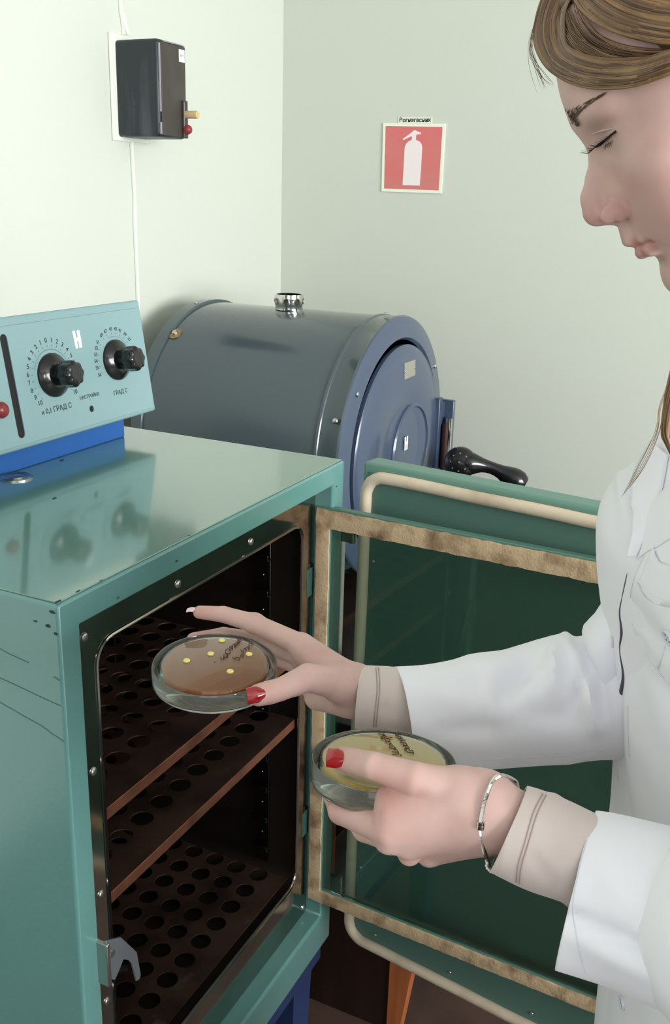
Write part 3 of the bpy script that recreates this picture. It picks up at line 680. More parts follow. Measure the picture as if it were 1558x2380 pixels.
# ------------------------------------------------------------------ signed-distance modelling of the body
class Field:
    def __init__(s, lo, hi, res):
        s.lo = np.array(lo, float); s.res = res; s.n = np.ceil((np.array(hi)-s.lo)/res).astype(int)+1
        s.ax = [s.lo[i]+res*np.arange(s.n[i]) for i in range(3)]
        s.f = np.full(s.n, .05, np.float32)
    def sub(s, lo, hi):
        a = np.clip(np.floor((np.array(lo)-s.lo)/s.res).astype(int), 0, s.n); b = np.clip(np.ceil((np.array(hi)-s.lo)/s.res).astype(int)+1, 0, s.n)
        sl = tuple(slice(a[i], b[i]) for i in range(3))
        g = np.meshgrid(*[s.ax[i][sl[i]] for i in range(3)], indexing='ij')
        return sl, np.stack(g, -1)
    def comb(s, sl, d, k, op='u'):
        f = s.f[sl]
        if f.size == 0: return
        if op == 'u':
            h = np.maximum(k-np.abs(f-d), 0)/k; s.f[sl] = np.minimum(f, d) - h*h*k*.25
        else:
            d = -d; h = np.maximum(k-np.abs(f-d), 0)/k; s.f[sl] = np.maximum(f, d) + h*h*k*.25
    def cap(s, a, b, ra, rb, k=.004, op='u'):
        a = np.array(a, float); b = np.array(b, float); m_ = max(ra, rb)+max(k, .004)+3*s.res
        sl, p = s.sub(np.minimum(a, b)-m_, np.maximum(a, b)+m_)
        if p.size == 0: return
        ab = b-a; L = ab@ab; t = np.clip(((p-a)@ab)/max(L, 1e-12), 0, 1)
        d = np.linalg.norm(p-a-t[..., None]*ab, axis=-1) - (ra+(rb-ra)*t)
        s.comb(sl, d, k, op)
    def ell(s, c, axes, r, k=.004, op='u'):
        """axes: 3 unit rows; r: 3 radii"""
        c = np.array(c, float); A = np.array(axes, float); r = np.array(r, float); m_ = max(r)+max(k, .004)+3*s.res
        sl, p = s.sub(c-m_, c+m_)
        if p.size == 0: return
        q = (p-c)@A.T; k0 = np.linalg.norm(q/r, axis=-1); k1 = np.linalg.norm(q/(r*r), axis=-1)
        d = np.where(k1 > 1e-9, k0*(k0-1)/np.maximum(k1, 1e-9), -min(r))
        s.comb(sl, d, k, op)
    def mesh(s):
        f = s.f; inside = f < 0; n = np.array(f.shape)
        c = [slice(0, -1), slice(1, None)]
        corners = [(i, j, k) for i in (0, 1) for j in (0, 1) for k in (0, 1)]
        cnt = sum(inside[c[i], c[j], c[k]].astype(np.int8) for i, j, k in corners)
        act = (cnt > 0) & (cnt < 8); idx = np.full(act.shape, -1, np.int64); N = int(act.sum()); idx[act] = np.arange(N)
        I = np.argwhere(act); acc = np.zeros((N, 3)); num = np.zeros(N)
        for a_ in range(3):
            for o1 in (0, 1):
                for o2 in (0, 1):
                    o = [0, 0, 0]; oth = [x for x in range(3) if x != a_]; o[oth[0]] = o1; o[oth[1]] = o2
                    p0 = I+np.array(o); p1 = p0.copy(); p1[:, a_] += 1
                    v0 = f[tuple(p0.T)]; v1 = f[tuple(p1.T)]; cr_ = (v0 < 0) != (v1 < 0)
                    t = np.where(cr_, v0/np.where(cr_, v0-v1, 1), 0)
                    q = p0.astype(float); q[:, a_] += t
                    acc[cr_] += q[cr_]; num[cr_] += 1
        V = s.lo + acc/num[:, None]*s.res
        quads = []
        for a_ in range(3):
            b_, c_ = (a_+1) % 3, (a_+2) % 3
            sl0 = [slice(None)]*3; sl1 = [slice(None)]*3; sl0[a_] = slice(0, -1); sl1[a_] = slice(1, None)
            A = inside[tuple(sl0)]; B = inside[tuple(sl1)]; E = np.argwhere(A != B)
            E = E[(E[:, b_] > 0) & (E[:, c_] > 0) & (E[:, b_] < n[b_]-1) & (E[:, c_] < n[c_]-1)]
            q = []
            for db, dc in ((-1, -1), (0, -1), (0, 0), (-1, 0)):
                e = E.copy(); e[:, b_] += db; e[:, c_] += dc; q.append(idx[tuple(e.T)])
            q = np.stack(q, 1); fl = ~A[tuple(E.T)]; q[fl] = q[fl][:, ::-1]; quads.append(q)
        return V, np.concatenate(quads)
def bounds(pts, m_):
    a = np.array([list(p) for p in pts]); return a.min(0)-m_, a.max(0)+m_
def chain(fd, pts, k=.0012):
    for (a, ra), (b, rb) in zip(pts, pts[1:]): fd.cap(a, b, ra, rb, k)
def J(px, py, d, r): return (P(px, py, d), r)
body_parts = []     # (V, quads) pieces of the one continuous body mesh
# ---------------------------------------------------- right hand (far), palm towards the dish
def right_hand():
    W = J(850,1606,.800,.0185)
    idx = [J(700,1500,.822,.0098), J(592,1449,.850,.0084), J(520,1428,.862,.0073), J(464,1423,.868,.0060)]
    mid = [J(706,1524,.838,.0100), J(612,1492,.866,.0086), J(520,1477,.874,.0075), J(450,1486,.858,.0062)]
    rng = [J(716,1552,.848,.0098), J(650,1528,.866,.0084), J(585,1540,.862,.0074), J(535,1570,.836,.0062)]
    pky = [J(726,1590,.848,.0088), J(680,1600,.852,.0074), J(630,1600,.846,.0066), J(590,1600,.832,.0056)]
    thb = [J(786,1588,.785,.0135), J(716,1575,.766,.0112), J(650,1603,.748,.0088), J(598,1616,.736,.0074)]
    allp = [p for c in (idx, mid, rng, pky, thb) for p, _ in c] + [W[0], P(980,1600,.79)]
    lo, hi = bounds(allp, .03); fd = Field(lo, hi, .00125)
    # forearm and wrist (oval: two parallel chains)
    for dy, dd_ in ((-19, 0), (19, 0), (0, .006), (0, -.006)):
        fd.cap(P(990,1636+dy*1.2,.790+dd_), P(840,1606+dy,.800+dd_), .0150, .0128, .012)
    # metacarpal fan
    wr = [(812,1578,.806), (812,1592,.812), (812,1608,.814), (815,1626,.810)]
    for (q, c, r) in zip(wr, (idx, mid, rng, pky), (.0125, .0125, .0120, .0115)): fd.cap(P(*q), c[0][0], r, c[0][1]+.0015, .012)
    fd.cap(P(820,1628,.802), P(738,1622,.835), .0125, .0110, .010)      # heel of the hand
    fd.cap(P(820,1600,.795), thb[0][0], .014, .0135, .012)
    fd.cap(thb[0][0], P(712,1530,.815), .0120, .0075, .012)             # web
    for c in (idx, mid, rng, pky): chain(fd, c, .0014)
    chain(fd, thb, .0014)
    fd.cap(P(630,1609,.742), P(604,1615,.737), .0084, .0078, .004)
    # knuckle, joint fullness, nail seats
    for c in (idx, mid): fd.ell(c[1][0], np.eye(3), [c[1][1]+.0006]*3, .004)
    body_parts.append(fd.mesh()); return idx, mid, thb
# ---------------------------------------------------- left hand (near), back towards us
def left_hand():
    thb = [J(1075,1838,.602,.0132), J(965,1811,.603,.0106), J(868,1780,.614,.0088), J(798,1764,.632,.0080)]
    idx = [J(905,1930,.608,.0102), J(795,1884,.640,.0092), J(778,1850,.672,.0078), J(815,1832,.690,.0066)]
    mid = [J(950,1958,.618,.0100), J(850,1925,.652,.0092), J(815,1880,.684,.0080), J(850,1850,.702,.0066)]
    rng = [J(994,1962,.636,.0098), J(905,1945,.668,.0088), J(860,1895,.694,.0076), J(890,1860,.708,.0064)]
    pky = [J(1030,1958,.650,.0092), J(960,1945,.680,.0078), J(915,1905,.700,.0068), J(935,1870,.710,.0058)]
    allp = [p for c in (idx, mid, rng, pky, thb) for p, _ in c] + [P(1350,1960,.60)]
    lo, hi = bounds(allp, .032); fd = Field(lo, hi, .00125)
    for dy, dd_ in ((-22, 0), (22, 0), (0, .008), (0, -.006)):
        fd.cap(P(1340,2000+dy*1.2,.598+dd_), P(1150,1886+dy,.604+dd_), .0165, .0132, .012)
    wr = [(1105,1858,.602), (1100,1880,.604), (1105,1905,.608), (1110,1925,.616)]
    for (q, c, r) in zip(wr, (idx, mid, rng, pky), (.0145, .0145, .0135, .0125)): fd.cap(P(*q), c[0][0], r, c[0][1]+.0006, .016)
    fd.cap(P(1120,1925,.615), P(1010,1960,.642), .0130, .011, .010)
    for q, r in (((902,1953,.612),.0088),((952,1984,.624),.0078),((997,1988,.636),.0076)): fd.ell(P(*q), np.eye(3), [r]*3, .003)
    fd.cap(P(1130,1850,.603), thb[0][0], .0130, .0128, .010)
    fd.cap(P(1040,1826,.606), P(905,1850,.616), .0095, .0080, .011)      # web between thumb and index
    fd.cap(P(1060,1852,.604), P(915,1885,.608), .0125, .0092, .012)
    for c in (idx, mid, rng, pky): chain(fd, c, .0014)
    chain(fd, thb, .0014)
    body_parts.append(fd.mesh()); return thb, idx
RH = right_hand(); LH = left_hand()
# ---------------------------------------------------- head
# head frame: a = forward (out of the face), b = up along the face, w = across; the near side of the face is +w
eyeP = P(1412,338,.560)
a_im = (P(1412-100*math.cos(math.radians(28)), 338+100*math.sin(math.radians(28)), .560)-eyeP).normalized()   # forward and down in the image
vw = (Vector((0,0,H))-eyeP).normalized()
a_ = (a_im - vw*.21).normalized(); w_ = (vw - a_*vw.dot(a_)).normalized(); b_ = w_.cross(a_).normalized()
if b_.z < 0: b_ = -b_
MM = .56/F     # metres per pixel at the face
def head_ab(px, py):
    """photograph position -> (a, b) in metres in the mid plane of the face, origin at the eye"""
    o = Vector((0,0,H)); d = P(px, py, 1)-o
    O = eyeP - w_*.031; t = (O-o).dot(w_)/d.dot(w_); q = o + d*t - O
    return q.dot(a_), q.dot(b_)
HO = eyeP - w_*.031 + a_*.0047
def hp(a, b, w=0): return HO + a_*a + b_*b + w_*w
from mathutils.bvhtree import BVHTree
def lerp(tab, x):
    xs = [t[0] for t in tab]; return float(np.interp(x, xs, [t[1] for t in tab]))
A3 = [list(a_), list(b_), list(w_)]
mm = .001
def h3(a, b, w=0): return hp(a*mm, b*mm, w*mm)
def head():
    lo, hi = bounds([h3(-190,125,80), h3(30,-125,80), h3(-190,-140,-80), h3(30,120,-80), h3(-120,-190,0)], .012)
    fd = Field(lo, hi, .0015)
    E_ = lambda a, b, w, ra, rb, rw, k=10, op='u', rot=0: fd.ell(h3(a,b,w), A3 if not rot else [list(a_*math.cos(rot)+b_*math.sin(rot)), list(b_*math.cos(rot)-a_*math.sin(rot)), list(w_)], [ra*mm, rb*mm, rw*mm], k*mm, op)
    K = lambda p, q, r1, r2, k=6, op='u': fd.cap(h3(*p), h3(*q), r1*mm, r2*mm, k*mm, op)
    E_(-89,28,0, 92,84,73, 4)                      # cranium
    E_(-58,-28,0, 52,62,57, 22)                    # face block
    E_(-32,-56,0, 30,26,32, 14)                    # muzzle
    E_(-27,-91,0, 16,14,18, 12)                    # chin
    for s in (1,-1):
        K((-30,-92,10*s),(-86,-66,46*s), 13,15, 16)     # jaw
        E_(-34,-20,38*s, 24,20,20, 14)                  # cheekbone
        E_(-36,-40,29*s, 26,32,24, 14)                  # cheek
        E_(-14,20,22*s, 11,7,17, 12)                     # brow ridge
        E_(2,3,29*s, 11,7,12, 12, 's')                  # eye socket
        E_(-23.5,1,29*s, 14.0,12.0,13.0, 7)             # lidded eye
        E_(-97,-8,71*s, 17,30,8, 5)                     # ear
        E_(-93,-6,79*s, 9,18,5, 4, 's')
    # nose
    for p, q, r1, r2 in (((-8,8),(-4,-3),5.2,5.2),((-4,-3),(3.2,-14),5.2,5.4),((3.2,-14),(9.3,-23.5),5.4,6.6),((9.3,-23.5),(11.0,-32.0),6.6,8.0),((11,-35.5),(1,-41),5.2,5.0)):
        K((*p,0),(*q,0), r1, r2, 4)
    for s in (1,-1):
        K((-12,2,6*s),(-4,-28,8*s), 5.5, 6.5, 7)
        E_(2.5,-37.3,10.4*s, 9.5,7.4,5.8, 2)
        K((11.5,-41.2,7.4*s),(4.5,-42.0,11.2*s), 2.0,2.3, .8, 's')
    # lips
    K((-1.4,-51,2.4),(.2,-57.6,3.4), 3.6,3.4, 5); K((-1.4,-51,-2.4),(.2,-57.6,-3.4), 3.6,3.4, 5)
    for s in (1,-1):
        K((-5.0,-60.0,0),(-7.5,-59.6,11*s), 4.4,4.0, 3); K((-7.5,-59.6,11*s),(-15.5,-61.2,22*s), 4.0,2.6, 3)
        K((-6.4,-67.4,0),(-8.8,-67.0,10*s), 5.4,4.8, 3); K((-8.8,-67.0,10*s),(-16,-62.8,21*s), 4.8,2.6, 3)
        K((-.5,-63.0,0),(-3.2,-62.8,10*s), 1.2,1.2, 2, 's'); K((-3.2,-62.8,10*s),(-13.0,-62.0,23*s), 1.2,1.2, 2, 's')
    E_(-6,-77,0, 6,4,16, 5, 's')
    # neck
    K((-96,-50,0),(-118,-150,0), 52,50, 14)
    V, Q = fd.mesh(); return V, Q
HV, HQ = head(); body_parts.append((HV, HQ))
# ---------------------------------------------------- torso, arms and legs under the clothes
fwd = Vector((-.55,.835,0)).normalized(); side = Vector((-.835,-.55,0)).normalized()
TC = Vector((.690,.012,0))
def tw(f, s, z): return TC + fwd*f + side*s + Vector((0,0,z))
NB = h3(-118,-145,0)
SH_N, SH_F = tw(-.02,.160,1.30), P(1590,1290,.775)
EL_N = P(1730,2190,.530); EL_F = P(1500,1640,.800)
def torso():
    pts = [tw(.2,.3,0), tw(-.2,-.3,1.5), EL_N, P(980,1600,.79), P(1345,1960,.595)]
    lo, hi = bounds(pts, .07); fd = Field(lo, hi, .007)
    ax = [list(fwd), list(side), [0,0,1]]
    fd.cap(NB, tw(-.03,0,1.30), .050, .05, .03)
    fd.ell(tw(-.02,0,1.22), ax, [.070,.120,.145], .03); fd.ell(tw(-.03,0,1.06), ax, [.066,.105,.14], .04); fd.ell(tw(-.05,0,.90), ax, [.078,.125,.12], .04)
    for s in (1,-1):
        fd.cap(tw(-.02,.05*s,1.32), (SH_N if s > 0 else SH_F), .035,.035,.03)
        fd.cap(tw(-.06,.078*s,.86), tw(-.01,.09*s,.47), .056,.045,.005); fd.cap(tw(-.01,.09*s,.47), tw(-.02,.09*s,.09), .045,.030,.005)
        fd.cap(tw(-.02,.09*s,.07), tw(.10,.10*s,.038), .026,.020,.005)
    fd.cap(SH_N, EL_N, .040,.034,.02); fd.cap(EL_N, P(1560,2130,.575), .034,.032,.02); fd.cap(P(1560,2130,.575), P(1350,2020,.597), .032,.024,.02)
    fd.cap(SH_F, EL_F, .034,.030,.02); fd.cap(EL_F, P(1010,1650,.795), .032,.020,.02)
    body_parts.append(fd.mesh())
torso()
person = empty('person', (TC.x, TC.y, 0))
tag(person, 'young woman in a white lab coat looking down at the petri dishes in her hands', 'person')
def skin_mat():
    m = mat('skin', (206,170,158), .48, sss=.12, bump=[(900,.10,.0002)])
    nt = m.node_tree; b = nt.nodes['Principled BSDF']
    at = nt.nodes.new('ShaderNodeAttribute'); at.attribute_name = 'tint'
    mx = nt.nodes.new('ShaderNodeMix'); mx.data_type = 'RGBA'; mx.inputs['A'].default_value = (*srgb(211,176,166), 1); mx.inputs['B'].default_value = (*srgb(190,118,110), 1)
    tc = nt.nodes.new('ShaderNodeTexCoord'); no = nt.nodes.new('ShaderNodeTexNoise'); no.inputs['Scale'].default_value = 70; no.inputs['Detail'].default_value = 6
    mr = nt.nodes.new('ShaderNodeMapRange'); mr.inputs['From Min'].default_value = .4; mr.inputs['From Max'].default_value = .7; mr.inputs['To Max'].default_value = .16
    ad = nt.nodes.new('ShaderNodeMath'); ad.operation = 'ADD'
    nt.links.new(tc.outputs['Object'], no.inputs['Vector']); nt.links.new(no.outputs['Fac'], mr.inputs['Value']); nt.links.new(mr.outputs[0], ad.inputs[0]); nt.links.new(at.outputs['Fac'], ad.inputs[1])
    nt.links.new(ad.outputs[0], mx.inputs['Factor']); nt.links.new(mx.outputs['Result'], b.inputs['Base Color'])
    return m
M_skin = skin_mat()
def build_body():
    Vs, Qs, off = [], [], 0
    for V, Q in body_parts: Vs.append(V); Qs.append(Q+off); off += len(V)
    V = np.concatenate(Vs); Q = np.concatenate(Qs)
    # light smoothing of the sampled surface
    for _ in range(2):
        acc = np.zeros_like(V); cnt = np.zeros(len(V))
        for i in range(4):
            for j in ((i+1) % 4, (i+3) % 4): np.add.at(acc, Q[:, i], V[Q[:, j]]); np.add.at(cnt, Q[:, i], 1)
        V = V*.5 + acc/cnt[:, None]*.5
    me = bpy.data.meshes.new('body'); me.from_pydata(V.tolist(), [], Q.tolist()); me.update()
    for p in me.polygons: p.use_smooth = True
    me.materials.append(M_skin)
    t = np.zeros(len(V))
    def blob(c, r, s): 
        nonlocal t
        d = np.linalg.norm(V-np.array(c), axis=1)/r; t = np.maximum(t, s*np.clip(1-d, 0, 1)**.8)
    for s in (1,-1):
        blob(h3(-30,-38,44*s), .034, .28)
        L = [(-1,-60.5,0),(-4,-60.5,9*s),(-10,-61,17*s),(-15,-62,22*s),(-1.5,-66.5,0),(-4.5,-66.5,9*s),(-10,-64.5,17*s)]
        for q in L: blob(h3(*q), .0062, .95)
    blob(h3(16,-33,0), .016, .35); 
    for s in (1,-1): blob(h3(2,-36,14*s), .012, .4)
    for c in (RH[0][3][0], RH[1][3][0], RH[2][3][0], LH[0][3][0], LH[1][1][0]): blob(c, .022, .35)
    blob(P(905,1868,.60), .03, .4); blob(P(735,1560,.80), .03, .2)
    at = me.attributes.new('tint', 'FLOAT', 'POINT'); at.data.foreach_set('value', t.astype(np.float32))
    o = bpy.data.objects.new('body', me); C.objects.link(o); o.parent = person
    return o, BVHTree.FromPolygons(V.tolist(), Q.tolist())
BODY, BT = build_body()
CAMO = Vector((0,0,H))
def onto(tree, px, py, lift=0):
    d = (P(px,py,1)-CAMO).normalized(); h = tree.ray_cast(CAMO, d)
    if h[0] is None: return None, None
    n = h[1] if h[1].dot(d) < 0 else -h[1]
    return h[0]+n*lift, n
# ---------------------------------------------------- nails
def nail(tip, base, width, nrm, m, sq=1):
    tip, base = Vector(tip), Vector(base); d = (tip-base); L = d.length; d.normalize(); n = (Vector(nrm)-d*Vector(nrm).dot(d)).normalized(); l = d.cross(n)
    bm = bmesh.new(); G1, G2 = [], []; N = 10
    for i in range(N+1):
        s = i/N; wv = width*(.78+.22*min(1, s*3)) if s < .33 else width*(1-.06*(s-.33))
        rowa, rowb = [], []
        for j in range(N+1):
            t = 2*j/N-1; arch = (1-t*t)*.22*width
            base_round = (1-math.sqrt(max(0, 1-t*t*.8)))*.30*L*(1-s)
            p = base + d*(L*s+base_round) + l*(wv/2*t) + n*(arch + .0006*math.sin(PI*s))
            rowa.append(bm.verts.new(p)); rowb.append(bm.verts.new(p - n*.0009))
        G1.append(rowa); G2.append(rowb)
    for G_ in (G1, G2):
        for i in range(N):
            for j in range(N): bm.faces.new((G_[i][j], G_[i][j+1], G_[i+1][j+1], G_[i+1][j]))
    for i in range(N):
        bm.faces.new((G1[i][0], G1[i+1][0], G2[i+1][0], G2[i][0])); bm.faces.new((G1[i][N], G1[i+1][N], G2[i+1][N], G2[i][N]))
        bm.faces.new((G1[0][i], G1[0][i+1], G2[0][i+1], G2[0][i])); bm.faces.new((G1[N][i], G1[N][i+1], G2[N][i+1], G2[N][i]))
    return finish(bm, 'fingernail', m, person, auto=60)
M_red_nail = mat('red_nail_lacquer', (150,14,24), .12, coat=1)
M_pink_nail = mat('pale_nail', (235,205,205), .25, coat=.5)
def nail_on(tx, ty, bx, by, width, m, face=0):
    b0, n0 = onto(BT, bx, by); t0, n1_ = onto(BT, (tx+2*bx)/3, (ty+2*by)/3)
    n = (n0+n1_).normalized() if t0 is not None else n0
    n = (n + toC(b0)*face).normalized()
    dep = (b0-CAMO).dot(Vector(R[2])); 
    dirn = (P(tx,ty,dep)-b0); dirn = dirn - n*dirn.dot(n)
    tip = b0 + dirn
    o = nail(tip - n*(width*.22-.0011), b0 - n*(width*.22-.0007), width, n, m); return o
nail_on(571,1619, 617,1611, .0128, M_red_nail)['label'] = 'red lacquered thumb nail'
nail_on(751,1758, 799,1763, .0128, M_red_nail, .9)['label'] = 'red lacquered thumb nail'
q = RH[0][3][0]; nail(P(437,1418,.868), P(455,1417,.8655), .0078, (P(450,1400,.872)-P(450,1440,.860)).normalized() + toC(q)*.9, M_pink_nail)
# ---------------------------------------------------- clothing
M_coat = mat('white_coat_cloth', (243,242,248), .85, bump=[(1500,.12,.0002),(7,.25,.006)], sheen=.2)
M_shirt = mat('beige_knit', (214,198,192), .9, bump=[(1300,.2,.0003),(14,.3,.003)], sheen=.2)
M_stitch = mat('stitch_thread', (222,222,230), .9)
M_shadowcloth = mat('mauve_blouse', (150,142,160), .9)
def loft(rings, name, m, parent, caps=(False, False), thick=0, folds=None, closed=True):
    bm = bmesh.new(); G_ = [[bm.verts.new(p) for p in r] for r in rings]; n = len(rings[0])
    for A, B in zip(G_, G_[1:]):
        for k in range(n if closed else n-1): bm.faces.new((A[k], A[(k+1)%n], B[(k+1)%n], B[k]))
    if caps[0]: bm.faces.new(G_[0])
    if caps[1]: bm.faces.new(G_[-1])
    bmesh.ops.recalc_face_normals(bm, faces=bm.faces)
    if folds:
        bm.normal_update()
        cv = Vector(R[2])
        mv = []
        for v in bm.verts:
            rel = v.co-CAMO; dep = rel.dot(cv); x = 779+F*rel.dot(Vector(R[0]))/dep; y = 1190+F*rel.dot(Vector(R[1]))/dep
            if v.normal.dot(-rel.normalized()) < -.2: continue
            s_ = 0
            for (x0,y0,x1,y1,wd_,hgt) in folds:
                dx, dy = x1-x0, y1-y0; t = max(0, min(1, ((x-x0)*dx+(y-y0)*dy)/(dx*dx+dy*dy)))
                q = math.hypot(x-x0-t*dx, y-y0-t*dy)/wd_; s_ += hgt*math.exp(-q*q)*(.55+.45*math.sin(PI*min(1,max(0,t*.9+.05))))
            mv.append((v, v.normal*s_))
        for v, d in mv: v.co += d
    tree = None
    vs = [v.co.copy() for v in bm.verts]; idx = {v: i for i, v in enumerate(bm.verts)}; ps = [[idx[v] for v in f.verts] for f in bm.faces]
    tree = BVHTree.FromPolygons(vs, ps)
    o = finish(bm, name, m, parent, auto=70)
    if thick:
        s = o.modifiers.new('cloth_thickness', 'SOLIDIFY'); s.thickness = thick; s.offset = -1
    return o, tree
def tube_rings(secs, n=64, sub=8, sup=2.0):
    """secs: (px, py, depth, half height px, half depth m[, shear])"""
    S_ = [np.array(list(s)+[0]*(6-len(s)), float) for s in secs]; out = []; N = len(S_)
    for i in range(N-1):
        p0, p1, p2, p3 = S_[max(i-1,0)], S_[i], S_[i+1], S_[min(i+2,N-1)]
        for k in range(sub + (1 if i == N-2 else 0)):
            t = k/sub; out.append(.5*((2*p1)+(-p0+p2)*t+(2*p0-5*p1+4*p2-p3)*t*t+(-p0+3*p1-3*p2+p3)*t**3))
    cs = [P(s[0], s[1], s[2]) for s in out]; rings = []
    for i, (s, c) in enumerate(zip(out, cs)):
        d = (cs[min(i+1,len(cs)-1)]-cs[max(i-1,0)]).normalized(); V_ = toC(c); U_ = d.cross(V_).normalized(); V_ = U_.cross(d).normalized()
        hh = s[3]*s[2]/F; ring = []
        for k in range(n):
            t = 2*PI*k/n; cc, ss = math.cos(t), math.sin(t)
            ring.append(c + U_*hh*math.copysign(abs(cc)**(2/sup), cc) + V_*s[4]*math.copysign(abs(ss)**(2/sup), ss) + d*(s[5] if len(s) > 5 else 0)*cc)
        rings.append(ring)
    return rings
coat = empty('lab_coat', (TC.x, TC.y, .55)); coat.parent = person
# far (right) sleeve
far_folds = [(a,b,c,d,w__,h__*1.7) for a,b,c,d,w__,h__ in [(1290,1500,1285,1600,16,.006),(1240,1530,1180,1610,24,-.006),(1340,1530,1385,1690,16,.006),(1360,1560,1330,1640,14,-.005),(1100,1545,1180,1560,30,.003),(1315,1480,1325,1540,14,.004),(1400,1560,1410,1650,16,-.005),(980,1600,1100,1640,26,.002),(1250,1660,1340,1670,26,-.003),(1030,1700,1180,1690,22,-.002),(1130,1600,1160,1690,18,.0025)]]
rg = tube_rings([(936,1668,.795,118,.044,.004),(1010,1664,.797,119,.045,.004),(1100,1657,.80,129,.048),(1190,1646,.80,134,.052),(1290,1628,.80,146,.055),(1360,1622,.80,142,.058),(1440,1612,.80,150,.062),(1520,1600,.805,150,.062)], n=72, sub=9)
sl_f, T_slf = loft(rg, 'sleeve', M_coat, coat, thick=.0016, folds=far_folds)
sl_f['label'] = 'far sleeve reaching into the incubator'
rg = tube_rings([(1425,1570,.80,60,.050),(1425,1510,.795,66,.052),(1452,1448,.79,68,.055),(1520,1370,.785,75,.055),(1590,1270,.78,60,.045)], n=48, sub=6)
loft(rg, 'upper_sleeve', M_coat, coat, caps=(True, True), folds=[(1365,1450,1410,1560,18,.006)])
# near (left) sleeve
near_folds = [(1290,2116,1345,2134,12,-.0022),(1340,2135,1558,2240,20,-.0060),(1558,2240,1700,2290,22,-.004),(1340,2180,1558,2285,26,.003),(1390,1960,1450,2100,40,.003)]
rg = tube_rings([(1340,2066,.597,182,.046,-.006),(1400,2080,.592,187,.048,-.003),(1470,2100,.585,191,.050),(1558,2130,.575,200,.053),(1650,2160,.562,205,.055),(1740,2195,.55,205,.056)], n=80, sub=9)
sl_n, T_sln = loft(rg, 'sleeve', M_coat, coat, thick=.0016, folds=near_folds)
sl_n['label'] = 'near sleeve with a wide stitched hem'
def poly_rings(pts, n=40, sub=6):
    """pts: (world point, radius)"""
    cs = catmull([p for p, r in pts], sub); rs = np.interp(np.linspace(0, len(pts)-1, len(cs)), range(len(pts)), [r for p, r in pts]); out = []
    pu = None
    for i, c in enumerate(cs):
        d = (cs[min(i+1,len(cs)-1)]-cs[max(i-1,0)]).normalized()
        if pu is None: u, v, _ = frame_of(d)
        else: u = (pu-d*pu.dot(d)).normalized(); v = d.cross(u)
        pu = u; out.append([c+(u*math.cos(2*PI*k/n)+v*math.sin(2*PI*k/n))*rs[i] for k in range(n)])
    return out
loft(poly_rings([(P(1735,2190,.548),.052),(EL_N,.056),(EL_N.lerp(SH_N,.5)+side*.01,.060),(SH_N,.070),(tw(-.01,.10,1.36),.060)]), 'upper_sleeve', M_coat, coat, caps=(True, True))
# coat front: the far front panel reaches a little further forward than the near one
def body_rings(prof, dep, lat, hw, sup=2.3, n=72, sub=5, hd=.115):
    """prof: silhouette (px, py) of the front edge; dep: camera depth there; lat: shift along side of the section centre"""
    pts = []
    for i, (x, y, *r) in enumerate(prof):
        f = P(x, y, lerp(dep, y)); pts.append((f, lerp(hd, y) if isinstance(hd, list) else hd, lerp(hw, y)))
    N = len(pts); out = []
    Z = [np.array([*p[0], p[1], p[2]]) for p in pts]
    for i in range(N-1):
        p0, p1, p2, p3 = Z[max(i-1,0)], Z[i], Z[i+1], Z[min(i+2,N-1)]
        for k in range(sub + (1 if i == N-2 else 0)):
            t = k/sub; out.append(.5*((2*p1)+(-p0+p2)*t+(2*p0-5*p1+4*p2-p3)*t*t+(-p0+3*p1-3*p2+p3)*t**3))
    rings = []
    for s in out:
        want = 779+F*(Vector(s[:3])-CAMO).dot(Vector(R[0]))/(Vector(s[:3])-CAMO).dot(Vector(R[2]))
        c = Vector(s[:3]) - fwd*s[3]
        def ring_at(c): return [c + fwd*s[3]*math.copysign(abs(math.cos(t))**(2/sup), math.cos(t)) + side*s[4]*math.copysign(abs(math.sin(t))**(2/sup), math.sin(t)) for t in [2*PI*k/n for k in range(n)]]
        for _ in range(4):
            px_ = min((779+F*(p-CAMO).dot(Vector(R[0]))/(p-CAMO).dot(Vector(R[2]))) for p in ring_at(c))
            c = c - fwd*(want-px_)*.72/F
        rings.append([c + fwd*s[3]*math.copysign(abs(math.cos(t))**(2/sup), math.cos(t)) + side*s[4]*math.copysign(abs(math.sin(t))**(2/sup), math.sin(t)) for t in [2*PI*k/n for k in range(n)]])
    return rings
farp = [(1545,1012),(1520,1042),(1500,1072),(1462,1138),(1430,1182),(1408,1214),(1393,1252),(1386,1300),(1386,1370),(1391,1437),(1398,1500),(1408,1600),(1418,1700),(1427,1800),(1424,1900),(1418,2000),(1404,2120),(1396,2200),(1384,2262),(1392,2300),(1404,2340),(1398,2400),(1380,2600),(1360,3100)]
hwF = [(1000,.045),(1080,.075),(1200,.125),(1400,.14),(1700,.13),(2100,.13),(2400,.14),(3100,.20)]
hdF = [(1000,.055),(1080,.070),(1200,.095),(1400,.115),(1700,.108),(2100,.11),(2400,.115),(3100,.15)]
depF = [(1000,.700),(1300,.690),(1700,.735),(2300,.795),(3100,.95)]
fr_o, T_far = loft(body_rings(farp, depF, 0, hwF, hd=hdF), 'far_front_panel', M_coat, coat, caps=(True, True), folds=[(1440,1100,1470,1260,14,.004),(1402,1480,1414,1700,7,.002)])
nearp = [(1575,1150),(1540,1190),(1518,1218),(1500,1248),(1478,1292),(1459,1340),(1448,1395),(1444,1424),(1450,1468),(1445,1511),(1456,1569),(1452,1617),(1447,1700),(1446,1780),(1452,1900),(1462,2000),(1450,2120),(1440,2220),(1434,2290),(1428,2340),(1426,2400),(1405,2600),(1385,3100)]
hwN = [(1100,.05),(1200,.085),(1300,.12),(1500,.135),(2000,.13),(2400,.14),(3100,.20)]
